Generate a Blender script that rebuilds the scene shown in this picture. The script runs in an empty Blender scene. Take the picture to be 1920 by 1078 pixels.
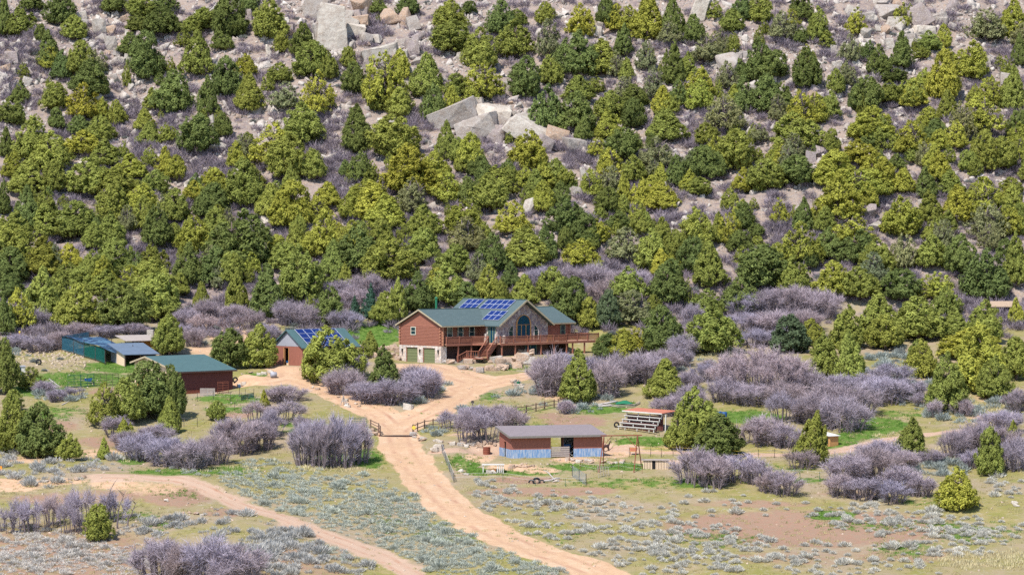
import bpy, bmesh, math, random
import numpy as np
from mathutils import Vector, Matrix

random.seed(7)
RNG = np.random.default_rng(11)
SC = bpy.context.scene
COL = SC.collection
rad = math.radians

# ------------------------------------------------------------------ camera model (photo is 1920 x 1078)
FPX = 5830.0
CAMZ = 18.8
PITCH = rad(-1.0)
FWD = np.array([0, math.cos(PITCH), math.sin(PITCH)])
UPV = np.array([0, -math.sin(PITCH), math.cos(PITCH)])


def ray(u, v):
    return FWD + np.array([(u - 960) / FPX, 0, 0]) - (v - 539) / FPX * UPV


def project(x, y, z):
    dz = z - CAMZ
    f = y * FWD[1] + dz * FWD[2]
    w = y * UPV[1] + dz * UPV[2]
    return 960 + FPX * x / f, 539 - FPX * w / f


# ------------------------------------------------------------------ noise
def vnoise(x, y, seed):
    x = np.asarray(x, float); y = np.asarray(y, float)
    xi = np.floor(x).astype(np.int64); yi = np.floor(y).astype(np.int64)
    fx = x - xi; fy = y - yi
    fx = fx * fx * (3 - 2 * fx); fy = fy * fy * (3 - 2 * fy)

    def h(a, b):
        n = (a * 374761393 + b * 668265263 + seed * 974634777) & 0xFFFFFFFF
        n = ((n ^ (n >> 13)) * 1274126177) & 0xFFFFFFFF
        n = n ^ (n >> 16)
        return (n & 0xFFFF) / 65535.0
    a = h(xi, yi); b = h(xi + 1, yi); c = h(xi, yi + 1); d = h(xi + 1, yi + 1)
    return (a * (1 - fx) + b * fx) * (1 - fy) + (c * (1 - fx) + d * fx) * fy


def sstep(a, b, x):
    t = np.clip((np.asarray(x, float) - a) / (b - a), 0, 1)
    return t * t * (3 - 2 * t)


# ------------------------------------------------------------------ terrain height
KY = [250, 330, 387, 420, 438, 450, 462, 475, 490, 505, 530, 560, 600, 650, 720, 780]
KZ = [-29.2, -17.5, -9.2, -4.3, -1.4, 0.0, 1.5, 3.4, 7.0, 12.0, 24.0, 39.5, 62, 92, 135, 165]
TY = np.arange(240, 790, 0.5)
TZ = np.interp(TY, KY, KZ)
kern = np.exp(-0.5 * (np.arange(-24, 25) / 8.0) ** 2); kern /= kern.sum()
TZ = np.convolve(np.pad(TZ, 24, mode='reflect', reflect_type='odd'), kern, mode='valid')

PADS = []      # (x, y, rotz, x0, x1, y0, y1, z, feather)


def H(x, y):
    x = np.asarray(x, float); y = np.asarray(y, float)
    hill = sstep(462, 500, y)
    sh = (3.5 * np.sin(x / 31.0 + 0.8) + 2.5 * np.sin(x / 15.0 + y / 40.0 + 2.0)) * hill
    z = np.interp(y + sh, TY, TZ)
    z = z + hill * ((vnoise(x / 11, y / 11, 3) - .5) * 3.0 + (vnoise(x / 4, y / 4, 5) - .5) * 1.2 + (vnoise(x / 1.4, y / 1.4, 6) - .5) * .45)
    z = z + (1 - hill) * ((vnoise(x / 14, y / 14, 8) - .5) * 1.1 + (vnoise(x / 3.5, y / 3.5, 9) - .5) * .22)
    # bank beside the lower left track, and the rock terrace under the stairs
    z = z + 0.9 * np.exp(-(((x + 45) / 16) ** 2 + ((y - 372) / 5) ** 2))
    z = z + 0.9 * np.exp(-(((x - 2.5) / 7) ** 2 + ((y - 452) / 3.5) ** 2))
    for (px, py, ro, x0, x1, y0, y1, pz, fe) in PADS:
        c, s = math.cos(ro), math.sin(ro)
        lx = (x - px) * c + (y - py) * s
        ly = -(x - px) * s + (y - py) * c
        d = np.hypot(np.maximum(np.maximum(x0 - lx, lx - x1), 0), np.maximum(np.maximum(y0 - ly, ly - y1), 0))
        m = 1 - sstep(0, fe, d)
        z = z * (1 - m) + pz * m
    return z


_T = np.arange(285, 700, 0.75)


def G(u, v):
    """point of the terrain seen at photo pixel (u, v)"""
    d = ray(u, v)
    t = _T / d[1]
    zz = CAMZ + t * d[2]
    h = H(t * d[0], _T)
    below = np.nonzero(h >= zz)[0]
    if len(below) == 0:
        y = 690.0
    else:
        i = below[0]
        if i == 0:
            y = _T[0]
        else:
            a = zz[i - 1] - h[i - 1]; b = h[i] - zz[i]
            y = _T[i - 1] + 0.75 * a / (a + b + 1e-9)
    x = d[0] * y / d[1]
    return Vector((x, y, float(H(x, y))))


def S(y):
    return FPX / y


# pads under the buildings (house first: its corner fixes the scale)
TH = rad(44)
PADS.append((-10.21, 450.0, TH, -4.5, 3.5, -1.8, 7.0, 0.0, 5.0)); PADS.append((-10.21, 450.0, TH, 9.5, 30.0, -5.2, 7.0, 0.9, 5.0))
SHED = G(958.5, 859); PADS.append((SHED.x, SHED.y, rad(16), -2, 14, -1.5, 7, SHED.z, 3.5))
BARN = G(334, 739); PADS.append((BARN.x, BARN.y, TH, -1, 11, -1, 10, BARN.z, 3.0))
SOLAR = G(567, 686); PADS.append((SOLAR.x, SOLAR.y, TH, -2, 11, -1, 7, SOLAR.z, 3.0))

# ------------------------------------------------------------------ materials
MATS = {}


def newmat(name):
    m = bpy.data.materials.new(name); m.use_nodes = True
    nt = m.node_tree; nt.nodes.clear()
    out = nt.nodes.new('ShaderNodeOutputMaterial')
    return m, nt, out


def N(nt, kind, **kw):
    n = nt.nodes.new(kind)
    for k, v in kw.items():
        if k in n.inputs:
            n.inputs[k].default_value = v
        else:
            setattr(n, k, v)
    return n


def mixrgb(nt, fac, a, b, mode='MIX'):
    m = nt.nodes.new('ShaderNodeMix'); m.data_type = 'RGBA'; m.blend_type = mode
    for sock, val in ((m.inputs[0], fac), (m.inputs[6], a), (m.inputs[7], b)):
        if hasattr(val, 'is_output') or isinstance(val, bpy.types.NodeSocket):
            nt.links.new(val, sock)
        elif isinstance(val, (int, float)):
            sock.default_value = val
        else:
            sock.default_value = (*val, 1) if len(val) == 3 else val
    return m.outputs[2]


def ramp(nt, sock, a, b):
    r = nt.nodes.new('ShaderNodeMapRange'); r.clamp = True
    r.inputs[1].default_value = a; r.inputs[2].default_value = b
    nt.links.new(sock, r.inputs[0])
    return r.outputs[0]


def mat(name, col, rough=.8, col2=None, scale=3.0, stretch=(1, 1, 1), bump=0.0, spec=.25, metallic=0.0, contrast=(.3, .7), fine=None):
    if name in MATS:
        return MATS[name]
    m, nt, out = newmat(name)
    p = N(nt, 'ShaderNodeBsdfPrincipled', Roughness=rough, Metallic=metallic)
    p.inputs['Specular IOR Level'].default_value = spec
    tc = N(nt, 'ShaderNodeTexCoord')
    mp = N(nt, 'ShaderNodeMapping'); mp.inputs['Scale'].default_value = stretch
    nt.links.new(tc.outputs['Object'], mp.inputs['Vector'])
    no = N(nt, 'ShaderNodeTexNoise', Scale=scale, Detail=6.0, Roughness=.65)
    nt.links.new(mp.outputs[0], no.inputs['Vector'])
    col2 = col2 or tuple(c * .72 for c in col)
    c = mixrgb(nt, ramp(nt, no.outputs['Fac'], *contrast), col, col2)
    if fine:
        n2 = N(nt, 'ShaderNodeTexNoise', Scale=scale * 7, Detail=3.0)
        nt.links.new(mp.outputs[0], n2.inputs['Vector'])
        c = mixrgb(nt, ramp(nt, n2.outputs['Fac'], .35, .7), c, fine)
    nt.links.new(c, p.inputs['Base Color'])
    if bump:
        b = N(nt, 'ShaderNodeBump', Strength=bump, Distance=.05)
        nt.links.new(no.outputs['Fac'], b.inputs['Height'])
        nt.links.new(b.outputs[0], p.inputs['Normal'])
    nt.links.new(p.outputs[0], out.inputs[0])
    MATS[name] = m
    return m


def stone_mat(name, cols, scale=3.2, mortar=(.45, .40, .36)):
    m, nt, out = newmat(name)
    p = N(nt, 'ShaderNodeBsdfPrincipled', Roughness=.9)
    tc = N(nt, 'ShaderNodeTexCoord')
    vo = N(nt, 'ShaderNodeTexVoronoi', Scale=scale)
    nt.links.new(tc.outputs['Object'], vo.inputs['Vector'])
    cr = nt.nodes.new('ShaderNodeValToRGB'); cr.color_ramp.interpolation = 'CONSTANT'
    els = cr.color_ramp.elements
    for i, c in enumerate(cols):
        e = els[i] if i < 2 else els.new(i / len(cols))
        e.position = i / len(cols); e.color = (*c, 1)
    nt.links.new(vo.outputs['Color'], cr.inputs[0])
    ve = N(nt, 'ShaderNodeTexVoronoi', Scale=scale, feature='DISTANCE_TO_EDGE')
    nt.links.new(tc.outputs['Object'], ve.inputs['Vector'])
    e = ramp(nt, ve.outputs['Distance'], .02, .07)
    c = mixrgb(nt, e, mortar, cr.outputs[0])
    nt.links.new(c, p.inputs['Base Color'])
    b = N(nt, 'ShaderNodeBump', Strength=.7, Distance=.06)
    nt.links.new(e, b.inputs['Height']); nt.links.new(b.outputs[0], p.inputs['Normal'])
    nt.links.new(p.outputs[0], out.inputs[0])
    MATS[name] = m
    return m


def leafy(name, transl=.25, lo=.62, hi=1.45, fixed=None):
    """plant surfaces: colour of the object (or fixed), varied by a per-tuft value stored in the mesh"""
    m, nt, out = newmat(name)
    at = N(nt, 'ShaderNodeAttribute', attribute_name='tint')
    mr = nt.nodes.new('ShaderNodeMapRange'); mr.inputs[3].default_value = lo; mr.inputs[4].default_value = hi
    nt.links.new(at.outputs['Fac'], mr.inputs[0])
    if fixed:
        base = N(nt, 'ShaderNodeRGB'); base.outputs[0].default_value = (*fixed, 1); bc = base.outputs[0]
    else:
        oi = N(nt, 'ShaderNodeObjectInfo'); bc = oi.outputs['Color']
    vm = nt.nodes.new('ShaderNodeVectorMath'); vm.operation = 'SCALE'
    nt.links.new(bc, vm.inputs[0]); nt.links.new(mr.outputs[0], vm.inputs['Scale'])
    d = N(nt, 'ShaderNodeBsdfDiffuse'); t = N(nt, 'ShaderNodeBsdfTranslucent')
    nt.links.new(vm.outputs[0], d.inputs[0]); nt.links.new(vm.outputs[0], t.inputs[0])
    mx = N(nt, 'ShaderNodeMixShader'); mx.inputs[0].default_value = transl
    nt.links.new(d.outputs[0], mx.inputs[1]); nt.links.new(t.outputs[0], mx.inputs[2])
    nt.links.new(mx.outputs[0], out.inputs[0])
    MATS[name] = m
    return m


def net_mat(name, col, op):
    m, nt, out = newmat(name)
    d = N(nt, 'ShaderNodeBsdfDiffuse'); d.inputs[0].default_value = (*col, 1)
    t = N(nt, 'ShaderNodeBsdfTransparent')
    tc = N(nt, 'ShaderNodeTexCoord')
    no = N(nt, 'ShaderNodeTexNoise', Scale=2.5, Detail=4.0)
    nt.links.new(tc.outputs['Object'], no.inputs['Vector'])
    f = nt.nodes.new('ShaderNodeMapRange'); f.inputs[1].default_value = .3; f.inputs[2].default_value = .7
    f.inputs[3].default_value = op - .15; f.inputs[4].default_value = min(1, op + .15)
    nt.links.new(no.outputs['Fac'], f.inputs[0])
    mx = N(nt, 'ShaderNodeMixShader')
    nt.links.new(f.outputs[0], mx.inputs[0]); nt.links.new(t.outputs[0], mx.inputs[1]); nt.links.new(d.outputs[0], mx.inputs[2])
    nt.links.new(mx.outputs[0], out.inputs[0])
    MATS[name] = m
    return m


def granite_mat(name):
    """rock coloured by the object's colour, with lichen, stains and grain"""
    m, nt, out = newmat(name)
    p = N(nt, 'ShaderNodeBsdfPrincipled', Roughness=.95)
    p.inputs['Specular IOR Level'].default_value = .1
    tc = N(nt, 'ShaderNodeTexCoord'); oi = N(nt, 'ShaderNodeObjectInfo')
    geo = N(nt, 'ShaderNodeNewGeometry')
    n1 = N(nt, 'ShaderNodeTexNoise', Scale=.9, Detail=8.0, Roughness=.7)
    n2 = N(nt, 'ShaderNodeTexNoise', Scale=6.0, Detail=4.0)
    nt.links.new(geo.outputs['Position'], n1.inputs['Vector']); nt.links.new(geo.outputs['Position'], n2.inputs['Vector'])
    c = mixrgb(nt, ramp(nt, n1.outputs['Fac'], .42, .72), oi.outputs['Color'], (.235, .18, .145))
    c = mixrgb(nt, ramp(nt, n2.outputs['Fac'], .52, .75), c, (.45, .41, .365))
    nt.links.new(c, p.inputs['Base Color'])
    b = N(nt, 'ShaderNodeBump', Strength=.9, Distance=.25)
    nt.links.new(n1.outputs['Fac'], b.inputs['Height']); nt.links.new(b.outputs[0], p.inputs['Normal'])
    nt.links.new(p.outputs[0], out.inputs[0])
    MATS[name] = m
    return m


mat('log_red', (.28, .115, .076), .75, (.205, .080, .055), 2.0, (.6, .6, 6))
mat('log_end', (.42, .20, .12), .8)
mat('trim_tan', (.40, .33, .22), .7)
mat('wood_dark', (.10, .040, .028), .8)
mat('deck_wood', (.30, .12, .075), .8, (.22, .085, .055), 3.0)
mat('deck_floor', (.42, .24, .16), .8)
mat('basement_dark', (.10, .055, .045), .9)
mat('roof_green', (.070, .105, .106), .9, (.095, .13, .132), 1.3, bump=.1, fine=(.055, .078, .082))
mat('roof_teal', (.056, .112, .116), .9, (.078, .142, .146), 1.2, fine=(.05, .09, .095))
mat('roof_blue', (.10, .13, .175), .75, (.12, .16, .22), 1.2)
mat('roof_purple', (.205, .170, .176), .9, (.26, .215, .22), 1.5, fine=(.155, .13, .135))
mat('fascia_grey', (.20, .18, .16), .7)
mat('garage_green', (.155, .17, .085), .6, (.14, .155, .075))
mat('glass', (.012, .03, .035), .08, (.015, .045, .05), 1.5, spec=.6)
mat('curtain_glass', (.008, .05, .045), .12, (.012, .045, .12), 2.2, (3, 3, .15), spec=.5)
mat('frame_pale', (.55, .52, .42), .6)
mat('frame_green', (.20, .26, .18), .6)
mat('pv_blue', (.006, .018, .105), .35, (.007, .022, .13), .6, spec=.3)
mat('pv_frame', (.45, .48, .55), .5)
mat('shed_red', (.29, .110, .078), .88, (.225, .085, .06), 2.0, (3, 3, .5))
mat('shed_metal', (.13, .23, .40), .6, (.46, .46, .48), 1.7, (3, 3, .7), contrast=(.42, .72))
mat('barn_red', (.125, .042, .036), .88, (.095, .033, .03), 1.5, (3, 3, .4))
mat('board_pale', (.66, .50, .36), .8, (.56, .42, .29), 2.0, (4, 4, .5))
mat('board_tan', (.50, .26, .10), .8, (.42, .21, .08), 2.0, (4, 4, .5))
mat('plank_brown', (.36, .15, .03), .8, (.27, .10, .02), 2.0, (5, 5, .4))
mat('metal_grey', (.33, .33, .36), .5, (.25, .25, .29), 2.0, (3, 3, .4))
mat('black', (.012, .011, .012), .8)
mat('rubber', (.018, .017, .022), .75)
mat('white_paint', (.58, .56, .52), .7, (.46, .43, .39), 4.0)
mat('steel_dark', (.06, .045, .04), .6)
mat('post_wood', (.16, .10, .075), .9, (.11, .07, .055))
mat('grey_wood', (.36, .31, .28), .9, (.28, .23, .21), 3.0)
mat('rust', (.22, .07, .04), .85, (.15, .045, .03))
mat('roof_tan', (.40, .29, .20), .85)
mat('rust_roof', (.33, .13, .085), .8, (.45, .14, .08), 1.5)
mat('gate_green', (.03, .11, .07), .5)
mat('barrel_blue', (.02, .08, .22), .5)
mat('tarp_blue', (.015, .035, .085), .6, (.07, .14, .21), 1.1, (1, 1, 1), contrast=(.45, .58))
mat('tarp_green', (.02, .16, .08), .6)
mat('yellow', (.75, .55, .08), .5)
mat('alpaca_wool', (.035, .022, .024), .95, (.06, .035, .035), 6.0)
mat('bark', (.085, .060, .050), .95, (.13, .10, .09), 4.0, (3, 3, .5))
mat('twig_bark', (.17, .135, .14), .95, (.12, .095, .10), 4.0)
mat('deadwood', (.42, .38, .36), .9, (.33, .29, .28), 4.0)
stone_mat('stone_pale', [(.52, .44, .38), (.62, .53, .47), (.42, .33, .28), (.56, .44, .35), (.46, .41, .38)], 2.6, (.55, .48, .42))
stone_mat('stone_mauve', [(.26, .19, .19), (.36, .27, .25), (.20, .14, .155), (.31, .21, .18), (.42, .34, .31)], 2.6, (.30, .25, .24))
leafy('foliage', .42)
leafy('needle_twig', .1, .55, 1.35)
leafy('sage_leaf', .25, .7, 1.3)
net_mat('net_teal', (.035, .11, .16), .5)
net_mat('net_green', (.015, .10, .085), .55)
net_mat('net_grey', (.28, .31, .33), .24)
granite_mat('granite')


# ------------------------------------------------------------------ object helpers
def props(o, label, cat, group=None):
    o['label'] = label; o['category'] = cat
    if group:
        o['group'] = group
    return o


def empty(name, loc, rz=0.0, label=None, cat=None, group=None):
    o = bpy.data.objects.new(name, None); COL.objects.link(o)
    o.location = loc; o.rotation_euler = (0, 0, rz)
    o.empty_display_size = .2
    if label:
        props(o, label, cat, group)
    return o


class MB:
    def __init__(s):
        s.v = []; s.f = []

    def prism(s, poly, vec):
        n = len(poly); b = len(s.v); vec = Vector(vec)
        s.v += [Vector(p) for p in poly] + [Vector(p) + vec for p in poly]
        s.f.append(list(range(b, b + n))[::-1]); s.f.append(list(range(b + n, b + 2 * n)))
        for i in range(n):
            j = (i + 1) % n
            s.f.append([b + i, b + j, b + n + j, b + n + i])
        return s

    def box(s, x0, x1, y0, y1, z0, z1):
        return s.prism([(x0, y0, z0), (x1, y0, z0), (x1, y1, z0), (x0, y1, z0)], (0, 0, z1 - z0))

    def bar(s, p, q, w, h=None):
        p = Vector(p); q = Vector(q); h = h or w
        d = (q - p).normalized()
        up = Vector((0, 0, 1)) if abs(d.z) < .9 else Vector((0, 1, 0))
        a = d.cross(up).normalized() * (w / 2); b = a.cross(d).normalized() * (h / 2)
        return s.prism([p - a - b, p + a - b, p + a + b, p - a + b], q - p)

    def tube(s, pts, rs, n=8):
        b = len(s.v); pts = [Vector(p) for p in pts]
        if not hasattr(rs, '__len__'):
            rs = [rs] * len(pts)
        for i, p in enumerate(pts):
            d = (pts[min(i + 1, len(pts) - 1)] - pts[max(i - 1, 0)]).normalized()
            up = Vector((0, 0, 1)) if abs(d.z) < .9 else Vector((0, 1, 0))
            a = d.cross(up).normalized(); c = a.cross(d)
            for k in range(n):
                t = 2 * math.pi * k / n
                s.v.append(p + (a * math.cos(t) + c * math.sin(t)) * rs[i])
        for i in range(len(pts) - 1):
            for k in range(n):
                j = (k + 1) % n
                s.f.append([b + i * n + k, b + i * n + j, b + (i + 1) * n + j, b + (i + 1) * n + k])
        s.f.append([b + k for k in range(n)][::-1]); e = b + (len(pts) - 1) * n
        s.f.append([e + k for k in range(n)])
        return s

    def ring(s, c, ax, R, r, n=20, m=8, a0=0, a1=2 * math.pi):
        """torus (or arc) about axis ax"""
        c = Vector(c); ax = Vector(ax).normalized()
        e1 = ax.orthogonal().normalized() if abs(ax.z) > .9 else Vector((0, 0, 1)).cross(ax).normalized()
        e2 = ax.cross(e1)
        b = len(s.v)
        for i in range(n):
            t = a0 + (a1 - a0) * i / n
            d = e1 * math.cos(t) + e2 * math.sin(t)
            for k in range(m):
                g = 2 * math.pi * k / m
                s.v.append(c + d * (R + r * math.cos(g)) + ax * (r * math.sin(g)))
        for i in range(n):
            i2 = (i + 1) % n
            for k in range(m):
                k2 = (k + 1) % m
                s.f.append([b + i * m + k, b + i2 * m + k, b + i2 * m + k2, b + i * m + k2])
        return s

    def build(s, name, material, parent=None, smooth=False, bevel=0.0):
        me = bpy.data.meshes.new(name)
        me.from_pydata([tuple(v) for v in s.v], [], s.f)
        bm = bmesh.new(); bm.from_mesh(me)
        bmesh.ops.recalc_face_normals(bm, faces=bm.faces)
        if bevel:
            bmesh.ops.bevel(bm, geom=[e for e in bm.edges], offset=bevel, segments=1, affect='EDGES', clamp_overlap=True)
        bm.to_mesh(me); bm.free()
        if smooth:
            me.polygons.foreach_set('use_smooth', [True] * len(me.polygons))
        me.materials.append(MATS[material] if isinstance(material, str) else material)
        o = bpy.data.objects.new(name, me); COL.objects.link(o)
        if parent:
            o.parent = parent
        return o


def npmesh(name, V, F, material, tint=None, smooth=False):
    """mesh from arrays: V (n,3), F (m,3 or 4)"""
    me = bpy.data.meshes.new(name)
    n, m, k = len(V), len(F), F.shape[1]
    me.vertices.add(n); me.vertices.foreach_set('co', np.ascontiguousarray(V, np.float32).ravel())
    me.loops.add(m * k); me.loops.foreach_set('vertex_index', np.ascontiguousarray(F, np.int32).ravel())
    me.polygons.add(m); me.polygons.foreach_set('loop_start', np.arange(0, m * k, k, dtype=np.int32))
    if smooth:
        me.polygons.foreach_set('use_smooth', np.ones(m, bool))
    me.materials.append(MATS[material] if isinstance(material, str) else material)
    if tint is not None:
        a = me.attributes.new('tint', 'FLOAT', 'POINT')
        a.data.foreach_set('value', np.ascontiguousarray(tint, np.float32))
    me.update(calc_edges=True)
    me.validate()
    return me


def mobj(name, me, parent=None, kind=None):
    o = bpy.data.objects.new(name, me); COL.objects.link(o)
    if parent:
        o.parent = parent
    if kind:
        o['kind'] = kind
    return o


ORD = ['first', 'second', 'third', 'fourth', 'fifth', 'sixth', 'seventh', 'eighth', 'ninth', 'tenth', 'eleventh', 'twelfth',
       'thirteenth', 'fourteenth', 'fifteenth', 'sixteenth', 'seventeenth', 'eighteenth', 'nineteenth', 'twentieth']
PENDING = {}


def later(o, desc, zone, u, cat, group):
    """label that is finished once every look-alike of the same zone is known"""
    o['category'] = cat; o['group'] = group
    PENDING.setdefault((desc, zone), []).append((u, o))


def finish_labels():
    for (desc, zone), L in PENDING.items():
        L.sort(key=lambda t: t[0])
        n = len(L)
        for i, (u, o) in enumerate(L):
            if n == 1:
                o['label'] = f'{desc} {zone}'
            elif i == n - 1:
                o['label'] = f'{desc}, rightmost of its look, {zone}'
            else:
                o['label'] = f'{desc}, {ORD[i % 20]} from left, {zone}'
# ------------------------------------------------------------------ camera, light, sky
cam = bpy.data.cameras.new('camera'); cam.lens = 36 * FPX / 1920; cam.sensor_width = 36
cam.clip_end = 3000; cam.clip_start = 1
co = bpy.data.objects.new('camera', cam); COL.objects.link(co)
co.location = (0, 0, CAMZ); co.rotation_euler = (rad(90) + PITCH, 0, 0)
SC.camera = co

SUN_AZ, SUN_EL = 30, 54          # degrees left of the view axis behind the camera, elevation
sd = Vector((-math.sin(rad(SUN_AZ)) * math.cos(rad(SUN_EL)), -math.cos(rad(SUN_AZ)) * math.cos(rad(SUN_EL)), math.sin(rad(SUN_EL))))
sl = bpy.data.lights.new('sun', 'SUN'); sl.energy = 4.2; sl.angle = rad(.53); sl.color = (1.0, .955, .88)
so = bpy.data.objects.new('sun', sl); COL.objects.link(so)
so.rotation_euler = sd.to_track_quat('Z', 'Y').to_euler(); so.location = (-60, 300, 150)

w = bpy.data.worlds.new('World'); SC.world = w; w.use_nodes = True
nt = w.node_tree
bg = nt.nodes.get('Background') or nt.nodes.new('ShaderNodeBackground')
sky = nt.nodes.new('ShaderNodeTexSky'); sky.sky_type = 'NISHITA'; sky.sun_disc = False
sky.sun_elevation = rad(SUN_EL); sky.sun_rotation = rad(180 + SUN_AZ)
sky.altitude = 2000
nt.links.new(sky.outputs[0], bg.inputs[0]); bg.inputs[1].default_value = .15
SC.view_settings.view_transform = 'Standard'; SC.view_settings.look = 'None'
SC.view_settings.exposure = 0.74; SC.view_settings.gamma = 1
SC.render.engine = 'CYCLES'
SC.cycles.use_adaptive_sampling = True; SC.cycles.adaptive_threshold = .012
SC.cycles.use_denoising = False
SC.cycles.max_bounces = 5; SC.cycles.diffuse_bounces = 4; SC.cycles.transparent_max_bounces = 12
SC.cycles.caustics_reflective = False; SC.cycles.caustics_refractive = False
SC.render.film_transparent = False

# ------------------------------------------------------------------ roads as world polylines
def wl(pts):
    return np.array([list(G(*p))[:2] for p in pts])


ROADS = [   # polyline in photo pixels, half width in metres
    ([(1150, 1088), (1085, 1060), (1010, 1036), (940, 1005), (880, 972), (835, 940), (800, 905), (772, 870), (755, 845), (746, 818), (745, 806)], 2.7),
    ([(745, 806), (775, 788), (820, 768), (860, 742), (890, 715)], 2.6),
    ([(890, 715), (850, 702), (810, 694), (785, 688)], 4.2),
    ([(860, 730), (915, 720), (965, 708), (1000, 702)], 2.6),
    ([(745, 806), (715, 780), (672, 758), (622, 738), (575, 718), (540, 707), (500, 716), (450, 724)], 2.3),
    ([(545, 706), (545, 692)], 3.0),
]
TRACKS = [
    ([(196, 892), (260, 893), (330, 898), (385, 915), (430, 938), (500, 962), (580, 992), (660, 1022), (720, 1046), (770, 1075), (800, 1095)], 1.9),
    ([(1130, 842), (1200, 846), (1290, 849), (1380, 852), (1460, 853), (1530, 852), (1590, 844), (1650, 828), (1710, 818), (1810, 808), (1860, 812)], 1.15),
    ([(820, 846), (880, 848), (930, 842)], 1.7),
]
RP = [(wl(p), h) for p, h in ROADS]
TP = [(wl(p), h) for p, h in TRACKS]


def pdist(X, Y, P):
    """signed side and distance to polyline"""
    best = np.full(X.shape, 1e9)
    for a, b in zip(P[:-1], P[1:]):
        d = b - a; L = d @ d + 1e-9
        t = np.clip(((X - a[0]) * d[0] + (Y - a[1]) * d[1]) / L, 0, 1)
        best = np.minimum(best, np.hypot(X - a[0] - t * d[0], Y - a[1] - t * d[1]))
    return best


def blob(U, V, L):
    m = np.zeros(U.shape)
    for (u, v, ru, rv, s) in L:
        d = ((U - u) / ru) ** 2 + ((V - v) / rv) ** 2
        m = np.maximum(m, min(s, 1.0) * (1 - sstep(.0, 1.9, d)))
    return m


GREEN = [(695, 628, 62, 26, 1.3), (230, 688, 75, 12, 1.0), (150, 712, 120, 16, .8), (70, 730, 60, 14, .8), (90, 775, 70, 14, .6), (430, 748, 60, 9, 1.0), (440, 768, 60, 8, .7),
         (400, 722, 40, 5, .8), (620, 862, 50, 12, .9), (690, 862, 28, 20, .9), (245, 862, 30, 10, .8), (330, 885, 90, 7, .7), (430, 882, 60, 10, .7), (870, 868, 28, 18, 1.1),
         (900, 884, 40, 8, 1.0), (985, 886, 80, 6, .9), (1080, 876, 60, 8, .8), (1180, 874, 50, 9, .9), (1215, 828, 70, 10, 1.0), (1120, 768, 60, 9, .9), (1170, 758, 30, 6, .8),
         (1400, 782, 70, 12, 1.0), (1560, 830, 60, 12, .9), (1640, 798, 70, 16, 1.0), (1600, 818, 50, 8, .8), (1700, 775, 60, 8, .5), (1300, 905, 60, 10, .7), (1390, 872, 50, 7, .7),
         (1480, 880, 40, 8, .6), (1562, 966, 48, 10, .9), (1340, 1010, 80, 14, .5), (1700, 985, 160, 12, .5), (1700, 1030, 60, 14, .6), (1830, 1000, 80, 20, .5), (560, 800, 50, 14, .6),
         (640, 700, 50, 8, .6), (480, 705, 30, 6, .9), (960, 690, 50, 6, .6), (920, 742, 40, 10, .6), (1000, 765, 60, 8, .4), (820, 780, 30, 8, .6), (980, 800, 60, 8, .5), (1420, 900, 40, 8, .6),
         (830, 1000, 60, 20, .5), (960, 1010, 120, 12, .4), (730, 970, 40, 30, .4), (350, 925, 60, 8, .5), (250, 965, 50, 10, .5), (310, 985, 40, 10, .5), (560, 1020, 40, 8, .3), (1180, 905, 140, 10, .5),
         (1500, 900, 60, 6, .6), (1750, 940, 90, 8, .5), (240, 668, 30, 6, .7), (180, 855, 30, 10, .5), (100, 830, 40, 10, .3)]
BARE = [(1520, 990, 270, 34, 1), (120, 1040, 220, 60, .6), (520, 1055, 170, 40, .5), (1440, 978, 130, 18, .8), (1560, 1000, 150, 22, .9), (1700, 1040, 140, 16, .5), (1010, 922, 130, 9, .8), (985, 900, 70, 7, .9), (1100, 920, 70, 8, .7), (1000, 945, 150, 10, .4), (1230, 955, 150, 8, .3),
        (110, 935, 130, 12, .6), (200, 930, 90, 14, .6), (330, 930, 70, 20, .8), (1080, 790, 60, 12, .9), (1040, 780, 40, 8, .6), (1190, 790, 60, 8, .5), (440, 775, 40, 10, .8), (120, 722, 50, 8, .7), (205, 735, 40, 8, .7),
        (100, 800, 50, 12, .7), (190, 830, 60, 14, .6), (420, 960, 50, 10, .6), (880, 745, 40, 10, .4), (560, 770, 40, 8, .4), (480, 765, 30, 8, .5), (1420, 945, 120, 8, .6), (1590, 925, 70, 6, .5), (1500, 1045, 150, 14, .5)]
DIRT = [(15, 905, 80, 9, .9), (110, 902, 60, 7, .8), (215, 905, 50, 14, .9), (290, 915, 70, 16, .6), (900, 855, 32, 12, 1), (960, 876, 50, 7, 1), (1010, 882, 40, 6, .9), (1080, 862, 50, 6, .9), (1150, 850, 40, 9, .9), (1240, 866, 60, 5, .8), (1180, 838, 30, 6, .8), (400, 610, 60, 14, .9), (430, 630, 40, 16, 1.0),
        (380, 655, 30, 14, .7), (320, 632, 50, 12, .5), (90, 650, 70, 14, .5), (520, 690, 30, 6, .8), (1860, 745, 40, 14, .6), (1830, 780, 30, 8, .6), (1880, 570, 26, 8, 1.0), (1690, 600, 20, 8, .4), (1350, 660, 40, 10, .3),
        (900, 760, 50, 8, .3), (1060, 745, 60, 8, .6), (1120, 745, 40, 6, .5), (960, 735, 40, 6, .5), (190, 850, 60, 10, .7), (60, 862, 60, 8, .7), (190, 905, 20, 8, .8), (390, 735, 60, 5, .5), (30, 680, 60, 10, .3),
        (880, 815, 60, 5, .6), (1110, 812, 30, 5, .4), (1280, 838, 60, 5, .6), (20, 915, 60, 8, .8), (860, 880, 20, 20, .4)]

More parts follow.
